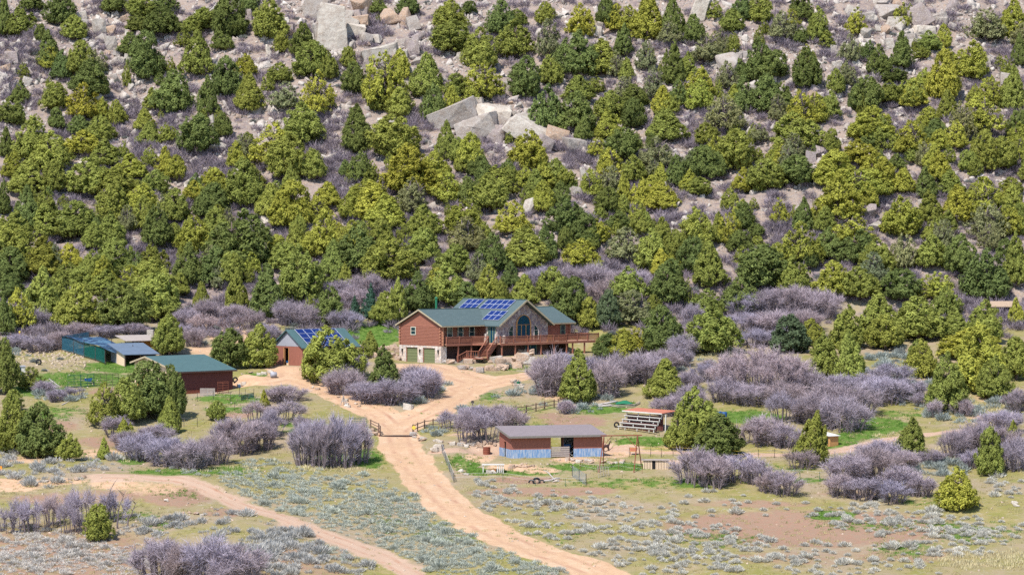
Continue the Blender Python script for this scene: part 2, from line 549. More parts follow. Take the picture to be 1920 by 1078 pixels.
X0, X1, Y0, Y1, STEP = -165, 165, 286, 700, .6
gx = np.arange(X0, X1 + .01, STEP); gy = np.arange(Y0, Y1 + .01, STEP)
NX, NY = len(gx), len(gy)
GXX, GYY = np.meshgrid(gx, gy)
GZ = H(GXX, GYY)
U, V = project(GXX, GYY, GZ)
hillm = sstep(470, 500, GYY)
dr = np.zeros(GXX.shape)
DROAD = np.full(GXX.shape, 1e9)
for P, hw in RP:
    DROAD = np.minimum(DROAD, pdist(GXX, GYY, P) / hw)
DTR = np.full(GXX.shape, 1e9)
for P, hw in TP:
    DTR = np.minimum(DTR, pdist(GXX, GYY, P) / hw)
ACROSS = np.minimum(DROAD, DTR)
wob = 1 + .28 * (vnoise(GXX / 1.7, GYY / 1.7, 91) - .5) + .30 * (vnoise(GXX / 5, GYY / 5, 92) - .5)
DROAD = DROAD * wob; DTR = DTR * (2 * wob - 1)
dirt = np.maximum(1.25 * (1 - sstep(.75, 1.25, DROAD)), .85 * (1 - sstep(.35, 1.5, DTR)))
dirt = np.maximum(dirt, blob(U, V, DIRT))
green = blob(U, V, GREEN) * (1 - .9 * np.clip(dirt, 0, 1))
bare = blob(U, V, BARE)
rock = hillm * (.55 + .45 * sstep(.3, .7, vnoise(GXX / 9, GYY / 9, 21)))
MASK = np.stack([dirt, green, np.maximum(rock, 0), bare], -1)


def terrain_mat(name, road=False, dusty=0.0):
    m, nt, out = newmat(name)
    p = N(nt, 'ShaderNodeBsdfPrincipled', Roughness=.97)
    p.inputs['Specular IOR Level'].default_value = .05
    geo = N(nt, 'ShaderNodeNewGeometry')
    at = N(nt, 'ShaderNodeAttribute', attribute_name='mask')
    sp = N(nt, 'ShaderNodeSeparateColor'); nt.links.new(at.outputs['Color'], sp.inputs[0])

    def noise(sc, det=5, r=.6):
        n = N(nt, 'ShaderNodeTexNoise', Scale=sc, Detail=float(det), Roughness=r)
        nt.links.new(geo.outputs['Position'], n.inputs['Vector'])
        return n.outputs['Fac']
    big, mid, small, grit = noise(.09), noise(.45, 6, .7), noise(1.7, 6, .7), noise(6.5, 4, .7)

    def edge(maskv, nz, amt=.9, a=.4, b=.7):
        s = nt.nodes.new('ShaderNodeMath'); s.operation = 'SUBTRACT'; s.inputs[1].default_value = .5
        nt.links.new(nz, s.inputs[0])
        q = nt.nodes.new('ShaderNodeMath'); q.operation = 'MULTIPLY_ADD'; q.inputs[1].default_value = amt
        nt.links.new(s.outputs[0], q.inputs[0]); nt.links.new(maskv, q.inputs[2])
        return ramp(nt, q.outputs[0], a, b)
    # dry field: straw, olive and grey earth
    c = mixrgb(nt, ramp(nt, mid, .28, .56), (0.301, 0.231, 0.119), (0.199, 0.185, 0.059))
    c = mixrgb(nt, ramp(nt, big, .42, .62), c, (0.280, 0.217, 0.147))
    c = mixrgb(nt, ramp(nt, small, .55, .75), c, (0.329, 0.294, 0.231))
    c = mixrgb(nt, edge(at.outputs['Alpha'], mid, 1.3, .25, .6), c, mixrgb(nt, ramp(nt, small, .35, .65), (0.280, 0.164, 0.115), (0.252, 0.178, 0.126)))
    g = mixrgb(nt, ramp(nt, small, .35, .65), (.066, .138, .022), (.125, .168, .042))
    c = mixrgb(nt, edge(sp.outputs[1], mid, 1.7, .38, .62), c, g)
    # hillside: pinkish scree with grey stones
    r = mixrgb(nt, ramp(nt, small, .42, .60), (.275, .195, .145), (.195, .160, .145))
    r = mixrgb(nt, ramp(nt, grit, .48, .62), r, (.34, .30, .275))
    r = mixrgb(nt, ramp(nt, mid, .50, .68), r, (.165, .13, .13))
    c = mixrgb(nt, edge(sp.outputs[2], mid, .7, .2, .5), c, r)
    d = mixrgb(nt, ramp(nt, small, .35, .7), (.470, .310, .196), (.385, .245, .152))
    d = mixrgb(nt, ramp(nt, mid, .45, .7), d, (.50, .352, .240))
    d = mixrgb(nt, ramp(nt, grit, .60, .78), d, (.315, .205, .140))
    if dusty:
        d = mixrgb(nt, dusty, d, (.36, .265, .215))
    if road:
        ra = N(nt, 'ShaderNodeAttribute', attribute_name='across')
        rr = nt.nodes.new('ShaderNodeMath'); rr.operation = 'MULTIPLY'
        pk = nt.nodes.new('ShaderNodeMath'); pk.operation = 'SUBTRACT'; pk.inputs[1].default_value = .42
        nt.links.new(ra.outputs['Fac'], pk.inputs[0])
        ab = nt.nodes.new('ShaderNodeMath'); ab.operation = 'ABSOLUTE'; nt.links.new(pk.outputs[0], ab.inputs[0])
        rut = nt.nodes.new('ShaderNodeMapRange'); rut.inputs[1].default_value = .22; rut.inputs[2].default_value = .04
        nt.links.new(ab.outputs[0], rut.inputs[0])
        nt.links.new(rut.outputs[0], rr.inputs[0]); nt.links.new(ramp(nt, mid, .42, .68), rr.inputs[1])
        d = mixrgb(nt, rr.outputs[0], d, (0.329, 0.178, 0.115))
    c = mixrgb(nt, edge(sp.outputs[0], small, 1.1, .35, .65), c, d)
    nt.links.new(c, p.inputs['Base Color'])
    b = N(nt, 'ShaderNodeBump', Strength=.55, Distance=.22)
    nt.links.new(small, b.inputs['Height'])
    b2 = N(nt, 'ShaderNodeBump', Strength=.5, Distance=.06)
    nt.links.new(grit, b2.inputs['Height']); nt.links.new(b.outputs[0], b2.inputs['Normal'])
    nt.links.new(b2.outputs[0], p.inputs['Normal'])
    nt.links.new(p.outputs[0], out.inputs[0])
    MATS[name] = m
    return m


terrain_mat('ground'); terrain_mat('road_dirt', True); terrain_mat('track_dirt', True, .55)


def grid_faces(sel):
    i, j = np.nonzero(sel)
    a = i * NX + j
    return np.stack([a, a + 1, a + NX + 1, a + NX], 1)


def surface(name, sel, material, lift=0.0, lower=None):
    F = grid_faces(sel)
    used, inv = np.unique(F, return_inverse=True)
    Vv = np.stack([GXX.ravel()[used], GYY.ravel()[used], GZ.ravel()[used] + lift], 1)
    me = npmesh(name, Vv, inv.reshape(F.shape), material, smooth=True)
    a = me.attributes.new('mask', 'FLOAT_COLOR', 'POINT')
    a.data.foreach_set('color', MASK.reshape(-1, 4)[used].astype(np.float32).ravel())
    r = me.attributes.new('across', 'FLOAT', 'POINT')
    r.data.foreach_set('value', ACROSS.ravel()[used].astype(np.float32))
    return mobj(name, me, kind='structure')


cellx = .5 * (DROAD[:-1, :-1] + DROAD[1:, 1:]); cellt = .5 * (DTR[:-1, :-1] + DTR[1:, 1:])
lawnm = blob(U, V, [(695, 628, 66, 28, 1.0)])[:-1, :-1] > .5
road_sel = cellx < 1.12
tr_sel = (cellt < 1.1) & ~road_sel
lawn_sel = lawnm & ~road_sel & ~tr_sel
rest = ~(road_sel | tr_sel | lawn_sel)
yc = gy[:-1][:, None] * np.ones((1, NX - 1))
surface('ground', rest & (yc < 476), 'ground')
surface('hillside', rest & (yc >= 476), 'ground')
surface('driveway', road_sel, 'road_dirt')
surface('dirt_track', tr_sel, 'track_dirt')
surface('lawn', lawn_sel, 'ground')
# ------------------------------------------------------------------ plant meshes
def unit(n, rng):
    a = rng.normal(size=(n, 3)); return a / np.linalg.norm(a, axis=1)[:, None]


def cards(P, Nn, size, rng, asp=1.5):
    """one small leaf-sized quad per point, facing roughly along Nn"""
    n = len(P)
    t = np.cross(Nn, unit(n, rng)); t /= (np.linalg.norm(t, axis=1)[:, None] + 1e-9)
    b = np.cross(Nn, t)
    s = size * rng.uniform(.6, 1.4, n)[:, None]
    a = t * s * .5; c = b * s * .5 * asp
    V = np.stack([P - a - c * .6, P + a - c, P + a * .7 + c, P - a * .8 + c * .8], 1).reshape(-1, 3)
    return V, np.arange(4 * n).reshape(n, 4)


def crown_mesh(name, rng, leaders, ntuft, per, leaf, tuft, base=.3, prof=None, gap=0.0, up=.5, hgt=5.0, wid=4.0, raw=False):
    """a crown of several leaders, each an egg of small upswept tufts, so the outline breaks into tips and clefts"""
    Ls = []
    for k in range(leaders):
        if k == 0:
            Ls.append((0, 0, base, hgt, wid * (.40 if leaders > 1 else .5)))
        else:
            a = 6.283 * k / max(1, leaders - 1) + rng.normal() * .5; q = wid * rng.uniform(.17, .34)
            top = hgt * (rng.uniform(.50, .93) - .25 * q / wid)
            Ls.append((q * math.cos(a), q * math.sin(a), base + rng.uniform(-.1, .45), top, wid * rng.uniform(.17, .30)))
    C, R, T = [], [], []
    wts = np.array([(l[3] - l[2]) * l[4] for l in Ls]); wts /= wts.sum()
    ph = rng.uniform(0, 6.28, 3)
    while len(C) < ntuft:
        i = int(rng.choice(len(Ls), p=wts)); x, y, z0, z1, rr = Ls[i]
        h = rng.uniform(0, 1); r = prof(h)
        if rng.uniform() > r + .15:
            continue
        a = rng.uniform(0, 6.283)
        if gap and math.sin(4 * a + ph[0] + 7 * h + i) > 1 - 2 * gap:
            continue
        q = 1.0 if rng.uniform() < .75 else rng.uniform(.3, .9)
        m = 1 + .16 * math.sin(3 * a + ph[1] + 4 * h) + .10 * math.sin(11 * h + ph[2] + 2 * a)
        C.append((x + rr * r * m * q * math.cos(a), y + rr * r * m * q * math.sin(a), z0 + h * (z1 - z0)))
        R.append(tuft * rng.uniform(.6, 1.3) * (.6 + .4 * r)); T.append((x, y))
    C = np.array(C); R = np.array(R); T = np.array(T)
    ti = rng.uniform(0, 1, len(C))
    idx = np.repeat(np.arange(len(C)), per)
    ax = C[idx].copy(); ax[:, :2] -= T[idx]; ax[:, 2] = 0; ax /= (np.linalg.norm(ax, axis=1)[:, None] + .25)
    d = unit(len(idx), rng)
    P = C[idx] + d * (R[idx] * rng.uniform(.2, 1.15, len(idx)))[:, None] * np.array([.9, .9, 1.25]) + np.array([0, 0, .1])
    Nn = .8 * d + .55 * ax + np.array([0, 0, .45]) + .45 * unit(len(idx), rng)
    Nn /= np.linalg.norm(Nn, axis=1)[:, None]
    # cards stand along an upswept direction
    g = ax * .6 + np.array([0, 0, up + .4]) + .55 * unit(len(idx), rng)
    g -= Nn * np.sum(g * Nn, 1)[:, None]; g /= (np.linalg.norm(g, axis=1)[:, None] + 1e-9)
    sd_ = np.cross(g, Nn); s = leaf * rng.uniform(.6, 1.4, len(idx))[:, None]
    A = sd_ * s * .36; B = g * s * .85
    V = np.stack([P - A - B * .8, P + A - B, P + A * .5 + B, P - A * .7 + B * .8], 1).reshape(-1, 3)
    F = np.arange(len(V)).reshape(-1, 4)
    w = np.percentile(np.abs(V[:, :2]), 98.5, axis=0)
    V[:, 0] *= wid / 2 / w[0]; V[:, 1] *= wid / 2 / w[1]
    zt_ = np.percentile(V[:, 2], 99.7); V[:, 2] = base + (V[:, 2] - base) * (hgt - base) / (zt_ - base)
    tint = np.repeat(np.clip(.6 * ti[idx] + .4 * rng.uniform(0, 1, len(idx)), 0, 1), 4)
    if raw:
        return V, F, tint
    return npmesh(name, V, F, 'foliage', tint)


def trunk_mesh(name, rng, hgt, r0, wid, nl, multi=1, mat_='bark', top=.8):
    mb = MB()
    for k in range(multi):
        a = rng.uniform(0, 6.28); sp = .12 * wid * (k > 0)
        p = [(sp * math.cos(a) * i * .4 + rng.normal() * .05 * i, sp * math.sin(a) * i * .4 + rng.normal() * .05 * i, -.4 + (top * hgt + .4) * i / 5) for i in range(6)]
        mb.tube(p, [r0 * (1.25 - .2 * i) * (.8 if k else 1) for i in range(6)], 7)
        for j in range(nl):
            t = rng.uniform(.18, .85); i = int(t * 5); q = Vector(p[i]).lerp(Vector(p[min(i + 1, 5)]), t * 5 - i)
            b = rng.uniform(0, 6.28); ln = wid * rng.uniform(.25, .42) * (1.1 - .6 * t)
            e = q + Vector((ln * math.cos(b), ln * math.sin(b), ln * rng.uniform(.15, .9)))
            mid_ = q.lerp(e, .5) + Vector((0, 0, -.06 * ln))
            mb.tube([q, mid_, e], [r0 * .42, r0 * .28, r0 * .08], 5)
    o = mb.build(name, mat_, smooth=True)
    me = o.data; bpy.data.objects.remove(o)
    return me


def p_round(h):
    return max(0.0, math.sin(math.pi * min(1, (h * .84 + .15)))) ** .65


def p_cone(h):
    return (1 - h) ** .75 * (.55 + .45 * min(1, h / .12))


def p_egg(h):
    return max(0.0, math.sin(math.pi * min(1, (h ** .72 * .80 + .19)))) ** .8


def p_broad(h):
    return max(0.0, math.sin(math.pi * min(1, h * .75 + .23))) ** .5


def p_spruce(h):
    return (1 - h) * (.75 + .25 * math.sin(h * 40))


REF_H, REF_W = 5.0, 4.0
KIND = {}
r = np.random.default_rng
# name -> list of (crown mesh, trunk mesh)
KIND['round'] = [(crown_mesh('juniper_crown', r(i), 5 + i % 3, 430, 40, .125, .30, .10, p_egg), trunk_mesh('juniper_trunk', r(90 + i), 5, .16, 4, 7, 1 + i % 3)) for i in range(1, 8)]
KIND['cone'] = [(crown_mesh('juniper_crown', r(20 + i), 1 + i % 3, 400, 40, .12, .28, .08, p_cone), trunk_mesh('juniper_trunk', r(120 + i), 5, .15, 4, 6, 1)) for i in range(5)]
KIND['pine'] = [(crown_mesh('pinyon_crown', r(40 + i), 4 + i % 4, 420, 42, .13, .31, .38, (p_round, p_egg)[i % 2], .06, .35), trunk_mesh('pinyon_trunk', r(140 + i), 5, .17, 4, 9, 1)) for i in range(8)]
KIND['open'] = [(crown_mesh('juniper_crown', r(60 + i), 6 + i % 3, 270, 32, .12, .29, .4, p_egg, .2), trunk_mesh('juniper_trunk', r(160 + i), 5, .13, 4, 20, 3, 'twig_bark', .92)) for i in range(5)]
KIND['spruce'] = [(crown_mesh('spruce_crown', r(80 + i), 1, 330, 36, .12, .34, .15, p_spruce, 0, -.1), trunk_mesh('spruce_trunk', r(180 + i), 5, .12, 3, 4, 1)) for i in range(2)]


LOWJ = [crown_mesh('', r(700 + i), 4 + i % 3, 170, 14, .20, .32, .08, p_egg, raw=True) for i in range(5)]
LOWP = [crown_mesh('', r(710 + i), 1 + i % 4, 170, 14, .20, .32, .15, (p_cone, p_egg)[i % 2], raw=True) for i in range(5)]


def brush_mesh(name, rng, wid=4.0, hgt=3.0, nstem=26, ntw=2600, upright=.5, lowtw=.8):
    """bare oak brush: stems and thousands of thin twigs ending in a dome"""
    mb = MB(); tips = []; low = []
    for k in range(nstem):
        a = rng.uniform(0, 6.28); q = math.sqrt(rng.uniform(.0, 1))
        b = Vector((math.cos(a), math.sin(a), 0)) * q * wid * .30
        e = Vector((math.cos(a) * q * wid * .46 + rng.normal() * .2, math.sin(a) * q * wid * .46 + rng.normal() * .2, hgt * math.sqrt(max(.05, 1 - .75 * q * q)) * rng.uniform(.72, .95)))
        m1 = b.lerp(e, .4) + Vector((rng.normal() * .14, rng.normal() * .14, hgt * .06)); m2 = b.lerp(e, .72) + Vector((rng.normal() * .16, rng.normal() * .16, .08))
        mb.tube([b + Vector((0, 0, -.3)), m1, m2, e], [.055, .04, .026, .010], 5)
        tips += [(m1, e), (m2, e), (m1, m2)]
        if lowtw and rng.uniform() < lowtw:
            low += [(b, m1), (b.lerp(m1, .3), m1)]
        for j in range(3):
            s = m1.lerp(e, rng.uniform(0, .7)); aa = rng.uniform(0, 6.28)
            t = s + Vector((math.cos(aa) * .55, math.sin(aa) * .55, rng.uniform(.3, .8))) * rng.uniform(.6, 1.1)
            mb.tube([s, s.lerp(t, .5) + Vector((0, 0, .08)), t], [.024, .016, .007], 4)
            tips.append((s, t)); tips.append((s.lerp(t, .4), t))
    o = mb.build(name, 'twig_bark'); st = o.data; bpy.data.objects.remove(o)
    tips += low
    T = np.array([[list(a), list(b)] for a, b in tips])
    i = rng.integers(0, len(T), ntw); f = rng.uniform(.0, 1.0, ntw)[:, None]
    P = T[i, 0] * (1 - f) + T[i, 1] * f
    out = P.copy(); out[:, 2] = out[:, 2] * .4; out /= (np.linalg.norm(out, axis=1)[:, None] + .2)
    d = unit(ntw, rng) * .95 + out * .6 + np.array([0, 0, upright + .25]); d /= np.linalg.norm(d, axis=1)[:, None]
    ln = rng.uniform(.25, .8, ntw)[:, None]
    s = np.cross(d, unit(ntw, rng)); s /= (np.linalg.norm(s, axis=1)[:, None] + 1e-9)
    wd = rng.uniform(.007, .014, ntw)[:, None]
    E = P + d * ln + unit(ntw, rng) * .06
    V = np.stack([P - s * wd, P + s * wd, E + s * wd * .35, E - s * wd * .35], 1).reshape(-1, 3)
    ti = np.repeat(rng.uniform(0, 1, ntw), 4)
    return npmesh(name, V, np.arange(4 * ntw).reshape(ntw, 4), 'needle_twig', ti), st


BRUSH = [brush_mesh('brush_crown', r(200 + i), 4, 3, 30 + i * 2, 7000, .15 + .1 * (i % 3), .9) for i in range(7)]
DOME = [brush_mesh('brush_crown', r(260), 14.6, 6.6, 150, 60000, .15, .7)]
BRUSHT = [brush_mesh('brush_crown', r(220 + i), 3.2, 4, 30, 6500, .7, .55) for i in range(3)]
BRUSHO = [brush_mesh('brush_crown', r(240 + i), 4.2, 3, 14, 3400, .2, .25) for i in range(3)]


def sage_arrays(rng, n=150, wid=1.0, hgt=.62):
    a = rng.uniform(0, 6.28, n); q = np.sqrt(rng.uniform(0, 1, n))
    lump = 1 + .22 * np.sin(3 * a + rng.uniform(0, 6))
    B = np.stack([np.cos(a) * q * wid * .36 * lump, np.sin(a) * q * wid * .36 * lump, hgt * .45 * (1 - q ** 2) * rng.uniform(.2, 1, n) - .03], 1)
    d = np.stack([np.cos(a) * q * .75, np.sin(a) * q * .75, np.full(n, .75)], 1) + .42 * unit(n, rng)
    d /= np.linalg.norm(d, axis=1)[:, None]
    ln = hgt * rng.uniform(.42, .8, n)[:, None]
    s = np.cross(d, unit(n, rng)); s /= np.linalg.norm(s, axis=1)[:, None]
    wd = rng.uniform(.022, .048, n)[:, None] * wid
    E = B + d * ln
    V = np.stack([B - s * wd * .5, B + s * wd * .5, B + d * ln * .6 + s * wd, E, ], 1)
    return V.reshape(-1, 3), np.arange(4 * n).reshape(n, 4), np.repeat(rng.uniform(0, 1, n), 4)


SAGEA = [sage_arrays(r(300 + i), 230) for i in range(6)]
SAGE = [npmesh('sagebrush', *a[:2], 'sage_leaf', a[2]) for a in SAGEA]
SAGEL = [sage_arrays(r(320 + i), 70) for i in range(4)]


def twig_tuft(rng, n=160):
    """low hillside brush for the mass of undergrowth"""
    a = rng.uniform(0, 6.28, n); q = np.sqrt(rng.uniform(0, 1, n))
    B = np.stack([np.cos(a) * q * .55, np.sin(a) * q * .55, rng.uniform(-.05, .55, n) * (1 - .6 * q)], 1)
    d = np.stack([np.cos(a) * q * .7, np.sin(a) * q * .7, np.full(n, .7)], 1) + .6 * unit(n, rng)
    d /= np.linalg.norm(d, axis=1)[:, None]
    E = B + d * rng.uniform(.3, .75, n)[:, None]
    s = np.cross(d, unit(n, rng)); s /= np.linalg.norm(s, axis=1)[:, None]
    wd = rng.uniform(.012, .03, n)[:, None]
    V = np.stack([B - s * wd, B + s * wd, E + s * wd * .4, E - s * wd * .4], 1)
    return V.reshape(-1, 3), np.arange(4 * n).reshape(n, 4), np.repeat(rng.uniform(0, 1, n), 4)


def scatter(name, arrays, pts, sx, sz, material, rng, kind='stuff', color=None, pick=None):
    """many small plants or stones nobody would count, as one mesh"""
    Vs, Fs, Ts = [], [], []; off = 0
    for k, p in enumerate(pts):
        V, F, T = arrays[(pick[k] if pick is not None else rng.integers(len(arrays)))]
        a = rng.uniform(0, 6.28); c, s = math.cos(a), math.sin(a)
        W = np.empty_like(V)
        W[:, 0] = (V[:, 0] * c - V[:, 1] * s) * sx[k] + p[0]; W[:, 1] = (V[:, 0] * s + V[:, 1] * c) * sx[k] + p[1]; W[:, 2] = V[:, 2] * sz[k] + p[2]
        Vs.append(W); Fs.append(F + off); off += len(V); Ts.append(np.clip(T * .6 + rng.uniform(0, .4), 0, 1))
    o = mobj(name, npmesh(name, np.concatenate(Vs), np.concatenate(Fs), material, np.concatenate(Ts)), kind=kind)
    if color:
        o.color = (*color, 1)
    return o


# ------------------------------------------------------------------ rocks
def rock_mesh(name, rng, n=22, flat=.75, sub=2, ang=.055, block=False):
    bm = bmesh.new()
    pts = unit(n, rng) * rng.uniform(.75, 1.0, n)[:, None]
    if block:                      # a split block: eight jittered corners and a few broken edges
        pts = np.array([(x, y, z) for x in (-1, 1) for y in (-1, 1) for z in (-1, 1)]) * rng.uniform(.62, 1.0, (8, 3))
        pts = np.concatenate([pts, unit(5, rng) * rng.uniform(.95, 1.15, 5)[:, None]])
    for p in pts:
        bm.verts.new((p[0], p[1], p[2] * flat))
    g = bmesh.ops.convex_hull(bm, input=bm.verts)
    bmesh.ops.delete(bm, geom=list({e for e in g['geom_interior'] + g['geom_unused'] if isinstance(e, bmesh.types.BMVert)}), context='VERTS')
    bmesh.ops.bevel(bm, geom=list(bm.edges), offset=.035, segments=1, affect='EDGES', clamp_overlap=True)
    if sub:
        bmesh.ops.triangulate(bm, faces=bm.faces)
        bmesh.ops.subdivide_edges(bm, edges=[e for e in bm.edges if e.calc_length() > .3], cuts=1)
        s = int(rng.integers(1e5))
        for v in bm.verts:
            c = v.co
            k = float(vnoise(c.x * 2.3 + 7 * c.z, c.y * 2.3 - 3 * c.z, s)) - .5
            v.co = c * (1 + ang * 1.6 * k)
    for ax in range(3):
        q = [v.co[ax] for v in bm.verts]; lo, hi = min(q), max(q)
        for v in bm.verts:
            v.co[ax] = (v.co[ax] - (lo + hi) / 2) * 2 / (hi - lo)
    me = bpy.data.meshes.new(name); bmesh.ops.recalc_face_normals(bm, faces=bm.faces); bm.to_mesh(me); bm.free()
    me.materials.append(MATS['granite'])
    return me


ROCKS = [rock_mesh('boulder', r(400 + i), 10 + 2 * (i % 4), .8 + .1 * (i % 3), block=i % 2 == 0) for i in range(10)]
SLABS = [rock_mesh('boulder', r(430 + i), 9 + 2 * i, .75, block=True) for i in range(5)]


def pebble(rng):
    me = rock_mesh('pebble', rng, 9, .6, 0)
    bm = bmesh.new(); bm.from_mesh(me); bmesh.ops.triangulate(bm, faces=bm.faces)
    V = np.array([v.co[:] for v in bm.verts]); bm.verts.index_update()
    F = np.array([[v.index for v in f.verts] for f in bm.faces]); bm.free(); bpy.data.meshes.remove(me)
    return V, F, np.full(len(V), rng.uniform())


PEB = [pebble(r(450 + i)) for i in range(8)]
# ------------------------------------------------------------------ trees: (x, top, base, width, tone) read from enlarged quarters of the photo
RX = 1916 / 640


def reg(u0, v0, s):
    return [(u0 + float(a) / RX, v0 + float(b) / RX, v0 + float(c) / RX, float(d) / RX, e) for a, b, c, d, e in (t.split() for t in s.split(','))]


T1 = "15 -40 200 110 d,110 45 195 180 m,180 -40 60 130 d,330 -40 130 170 d,230 140 240 70 d,270 180 370 130 d,415 95 225 140 m,350 290 445 130 d,460 240 430 160 m,540 290 420 130 g,510 350 550 200 d,275 430 490 45 y,115 460 580 100 d,310 470 620 160 m,470 480 680 220 y,65 550 700 150 d,200 640 720 80 y,315 610 720 90 d,440 655 760 110 d,560 660 800 150 m,185 670 900 220 m,35 720 880 90 d,80 850 990 120 y,640 -60 70 150 d,790 -20 100 160 m,930 -20 90 160 d,770 80 180 140 d,900 50 200 220 d,730 190 310 120 d,825 190 440 190 d,712 350 490 55 m,960 320 410 60 m,1085 100 210 120 m,1110 190 420 200 m,1030 170 260 110 y,1150 50 170 160 m,1290 -20 220 190 d,1240 180 280 120 d,1510 0 210 190 m,1400 -40 80 110 d,1580 180 300 90 m,1700 140 330 150 d,1750 240 440 200 m,1270 330 540 170 d,1380 310 430 130 y,1400 420 620 150 m,1165 440 645 130 d,980 410 645 210 d,850 500 620 90 m,895 400 480 60 m,1570 360 460 140 m,1610 470 620 180 g,1785 410 650 220 y,1840 300 450 110 m,810 615 740 120 m,840 690 810 130 m,1110 650 860 200 d,960 710 800 110 m,1250 640 770 100 d,680 590 640 45 y,1690 590 810 220 m,1540 700 930 260 y,1620 760 1010 200 m,1760 850 1010 140 m,1390 750 880 120 m,840 820 940 90 y,925 830 970 100 y,990 880 1010 120 y,290 750 960 240 m,470 740 870 190 y,590 790 930 170 m,160 900 1080 200 m,300 910 1080 150 m,500 900 1100 260 m,640 950 1100 250 m,880 960 1090 150 m,730 870 1000 170 y,1205 950 1080 130 y,1400 920 1080 170 m,1090 1020 1130 110 y,1550 1020 1110 110 m"
T2 = "205 -20 85 110 d,380 -30 90 130 d,610 10 165 180 m,625 125 300 220 m,780 170 395 210 m,700 100 170 70 m,720 10 80 90 d,900 0 200 170 d,985 60 150 130 m,975 120 320 210 m,1145 20 140 110 m,1160 120 330 150 g,1340 30 200 150 y,1490 -30 150 130 d,1610 40 180 160 y,1720 -20 230 180 y,1860 0 210 140 d,1330 190 430 240 d,1590 140 310 110 d,1460 230 420 190 m,1710 240 400 120 g,1870 240 470 130 d,1600 330 460 90 m,65 360 530 120 d,225 310 600 240 y,330 290 450 130 y,480 310 540 190 m,220 460 620 120 m,330 500 670 170 m,85 600 850 160 d,205 80 130 40 m,520 480 670 140 d,640 420 540 140 m,780 360 560 230 y,620 490 630 120 y,730 480 600 110 y,1040 330 560 170 d,1170 320 480 140 m,1160 490 730 170 d,1330 430 560 190 m,1320 530 740 180 d,1430 430 520 110 y,1510 520 680 180 m,1640 480 600 150 d,1640 560 720 130 d,1750 390 560 130 g,1790 560 650 90 m,1490 620 780 140 y,1360 670 790 90 d,1820 620 790 220 m,1580 730 900 180 d,1440 780 880 120 y,1510 840 1000 160 y,1640 880 1020 140 m,1770 780 960 200 g,1880 880 1040 120 d,300 660 890 250 m,590 690 890 120 m,725 760 960 160 y,940 735 810 50 m,1050 745 950 200 y,1120 820 930 80 g,380 830 1080 270 y,520 860 1020 180 y,560 980 1100 180 y,720 1000 1090 100 d,870 940 1090 230 m,1030 940 1060 140 y,1140 920 1060 160 y,1250 950 1060 130 m,1410 960 1100 140 y,1570 980 1090 90 y,1740 990 1100 130 y,150 1020 1120 200 y,270 850 960 60 m,1900 460 600 60 y"
T3 = "60 90 240 130 d,180 0 110 90 m,280 60 180 130 m,330 -30 110 110 d,440 -30 130 150 m,660 -30 110 130 d,560 70 230 170 g,610 60 170 100 y,760 50 230 130 m,980 50 200 130 y,130 200 360 180 g,280 180 300 80 m,430 230 450 160 d,510 290 440 190 d,690 280 500 170 d,30 300 430 110 m,320 340 450 90 d,100 450 610 150 y,340 440 640 150 d,470 430 640 170 d,560 470 620 120 d,240 540 740 220 g,660 520 720 170 y,750 530 700 120 y,830 520 660 120 m,130 700 830 130 m,840 730 850 90 m,620 640 830 250 m,300 740 960 200 m,100 830 980 200 d,1100 260 420 130 d,1230 190 380 130 d,1380 180 290 140 m,1180 380 460 170 d,1030 440 640 170 d,1160 460 580 150 m,1340 260 330 100 y,1470 290 560 210 y,1630 240 440 190 y,1700 60 230 220 g,1860 0 220 150 y,1890 200 370 90 d,1720 440 590 160 y,1280 450 600 160 m,1060 610 780 230 y,1380 610 750 160 y,1280 690 870 200 y,1660 540 760 260 y,1560 580 780 160 g,1860 380 620 130 m,1870 630 780 110 d,1700 740 960 160 m,1600 850 960 110 m,1440 850 1010 150 y,1790 780 960 150 m,1890 770 900 90 y,980 790 930 210 y,860 860 1040 210 y,1080 860 1050 200 y,1200 870 970 110 d,1240 950 1080 150 y,640 880 1040 200 d,470 900 1060 200 m,560 820 940 130 y,340 950 1080 120 y,90 1000 1100 150 m,190 860 1000 120 d,1000 960 1100 260 y,1500 960 1080 160 m,1680 1000 1110 190 y,1840 1000 1090 130 m,900 420 480 40 y,1000 240 330 60 m"
T4 = "150 160 400 160 d,270 150 230 60 m,20 120 300 90 d,90 290 440 200 m,60 370 560 210 m,250 250 430 180 m,420 240 440 260 m,540 330 480 100 d,640 350 470 120 m,640 130 340 200 m,800 140 300 180 y,810 210 400 170 m,880 270 480 160 d,980 170 350 180 m,1200 140 330 200 d,1090 330 520 190 y,975 360 480 100 m,1210 280 460 170 m,1370 300 600 340 d,1110 130 230 110 y,1200 50 170 140 y,1370 10 260 200 m,1520 140 320 160 m,1640 130 370 220 y,1780 220 340 160 y,1660 370 520 130 m,1820 300 540 220 y,1840 130 260 160 y,240 440 640 220 m,390 480 620 140 y,280 490 620 110 y,60 500 700 220 d,180 500 620 140 m,520 510 640 120 m,650 450 680 210 m,850 480 640 180 m,860 580 800 240 m,1060 480 700 160 d,1220 500 700 180 d,1590 470 620 180 m,1690 500 790 240 m,1500 600 880 180 d,1330 640 850 140 m,1400 600 690 60 d,1870 460 690 160 m,1130 690 840 90 m,470 590 730 160 m,600 620 760 180 m,380 580 700 150 m,240 620 920 220 m,60 650 780 160 d,100 730 960 170 y,20 770 980 120 d,440 710 950 240 m,680 700 960 260 d,880 650 900 240 m,320 640 800 150 m,1740 750 880 70 m,1850 720 920 160 d,950 880 1080 140 m,740 600 760 180 y,1010 640 760 110 m,180 700 820 90 d"
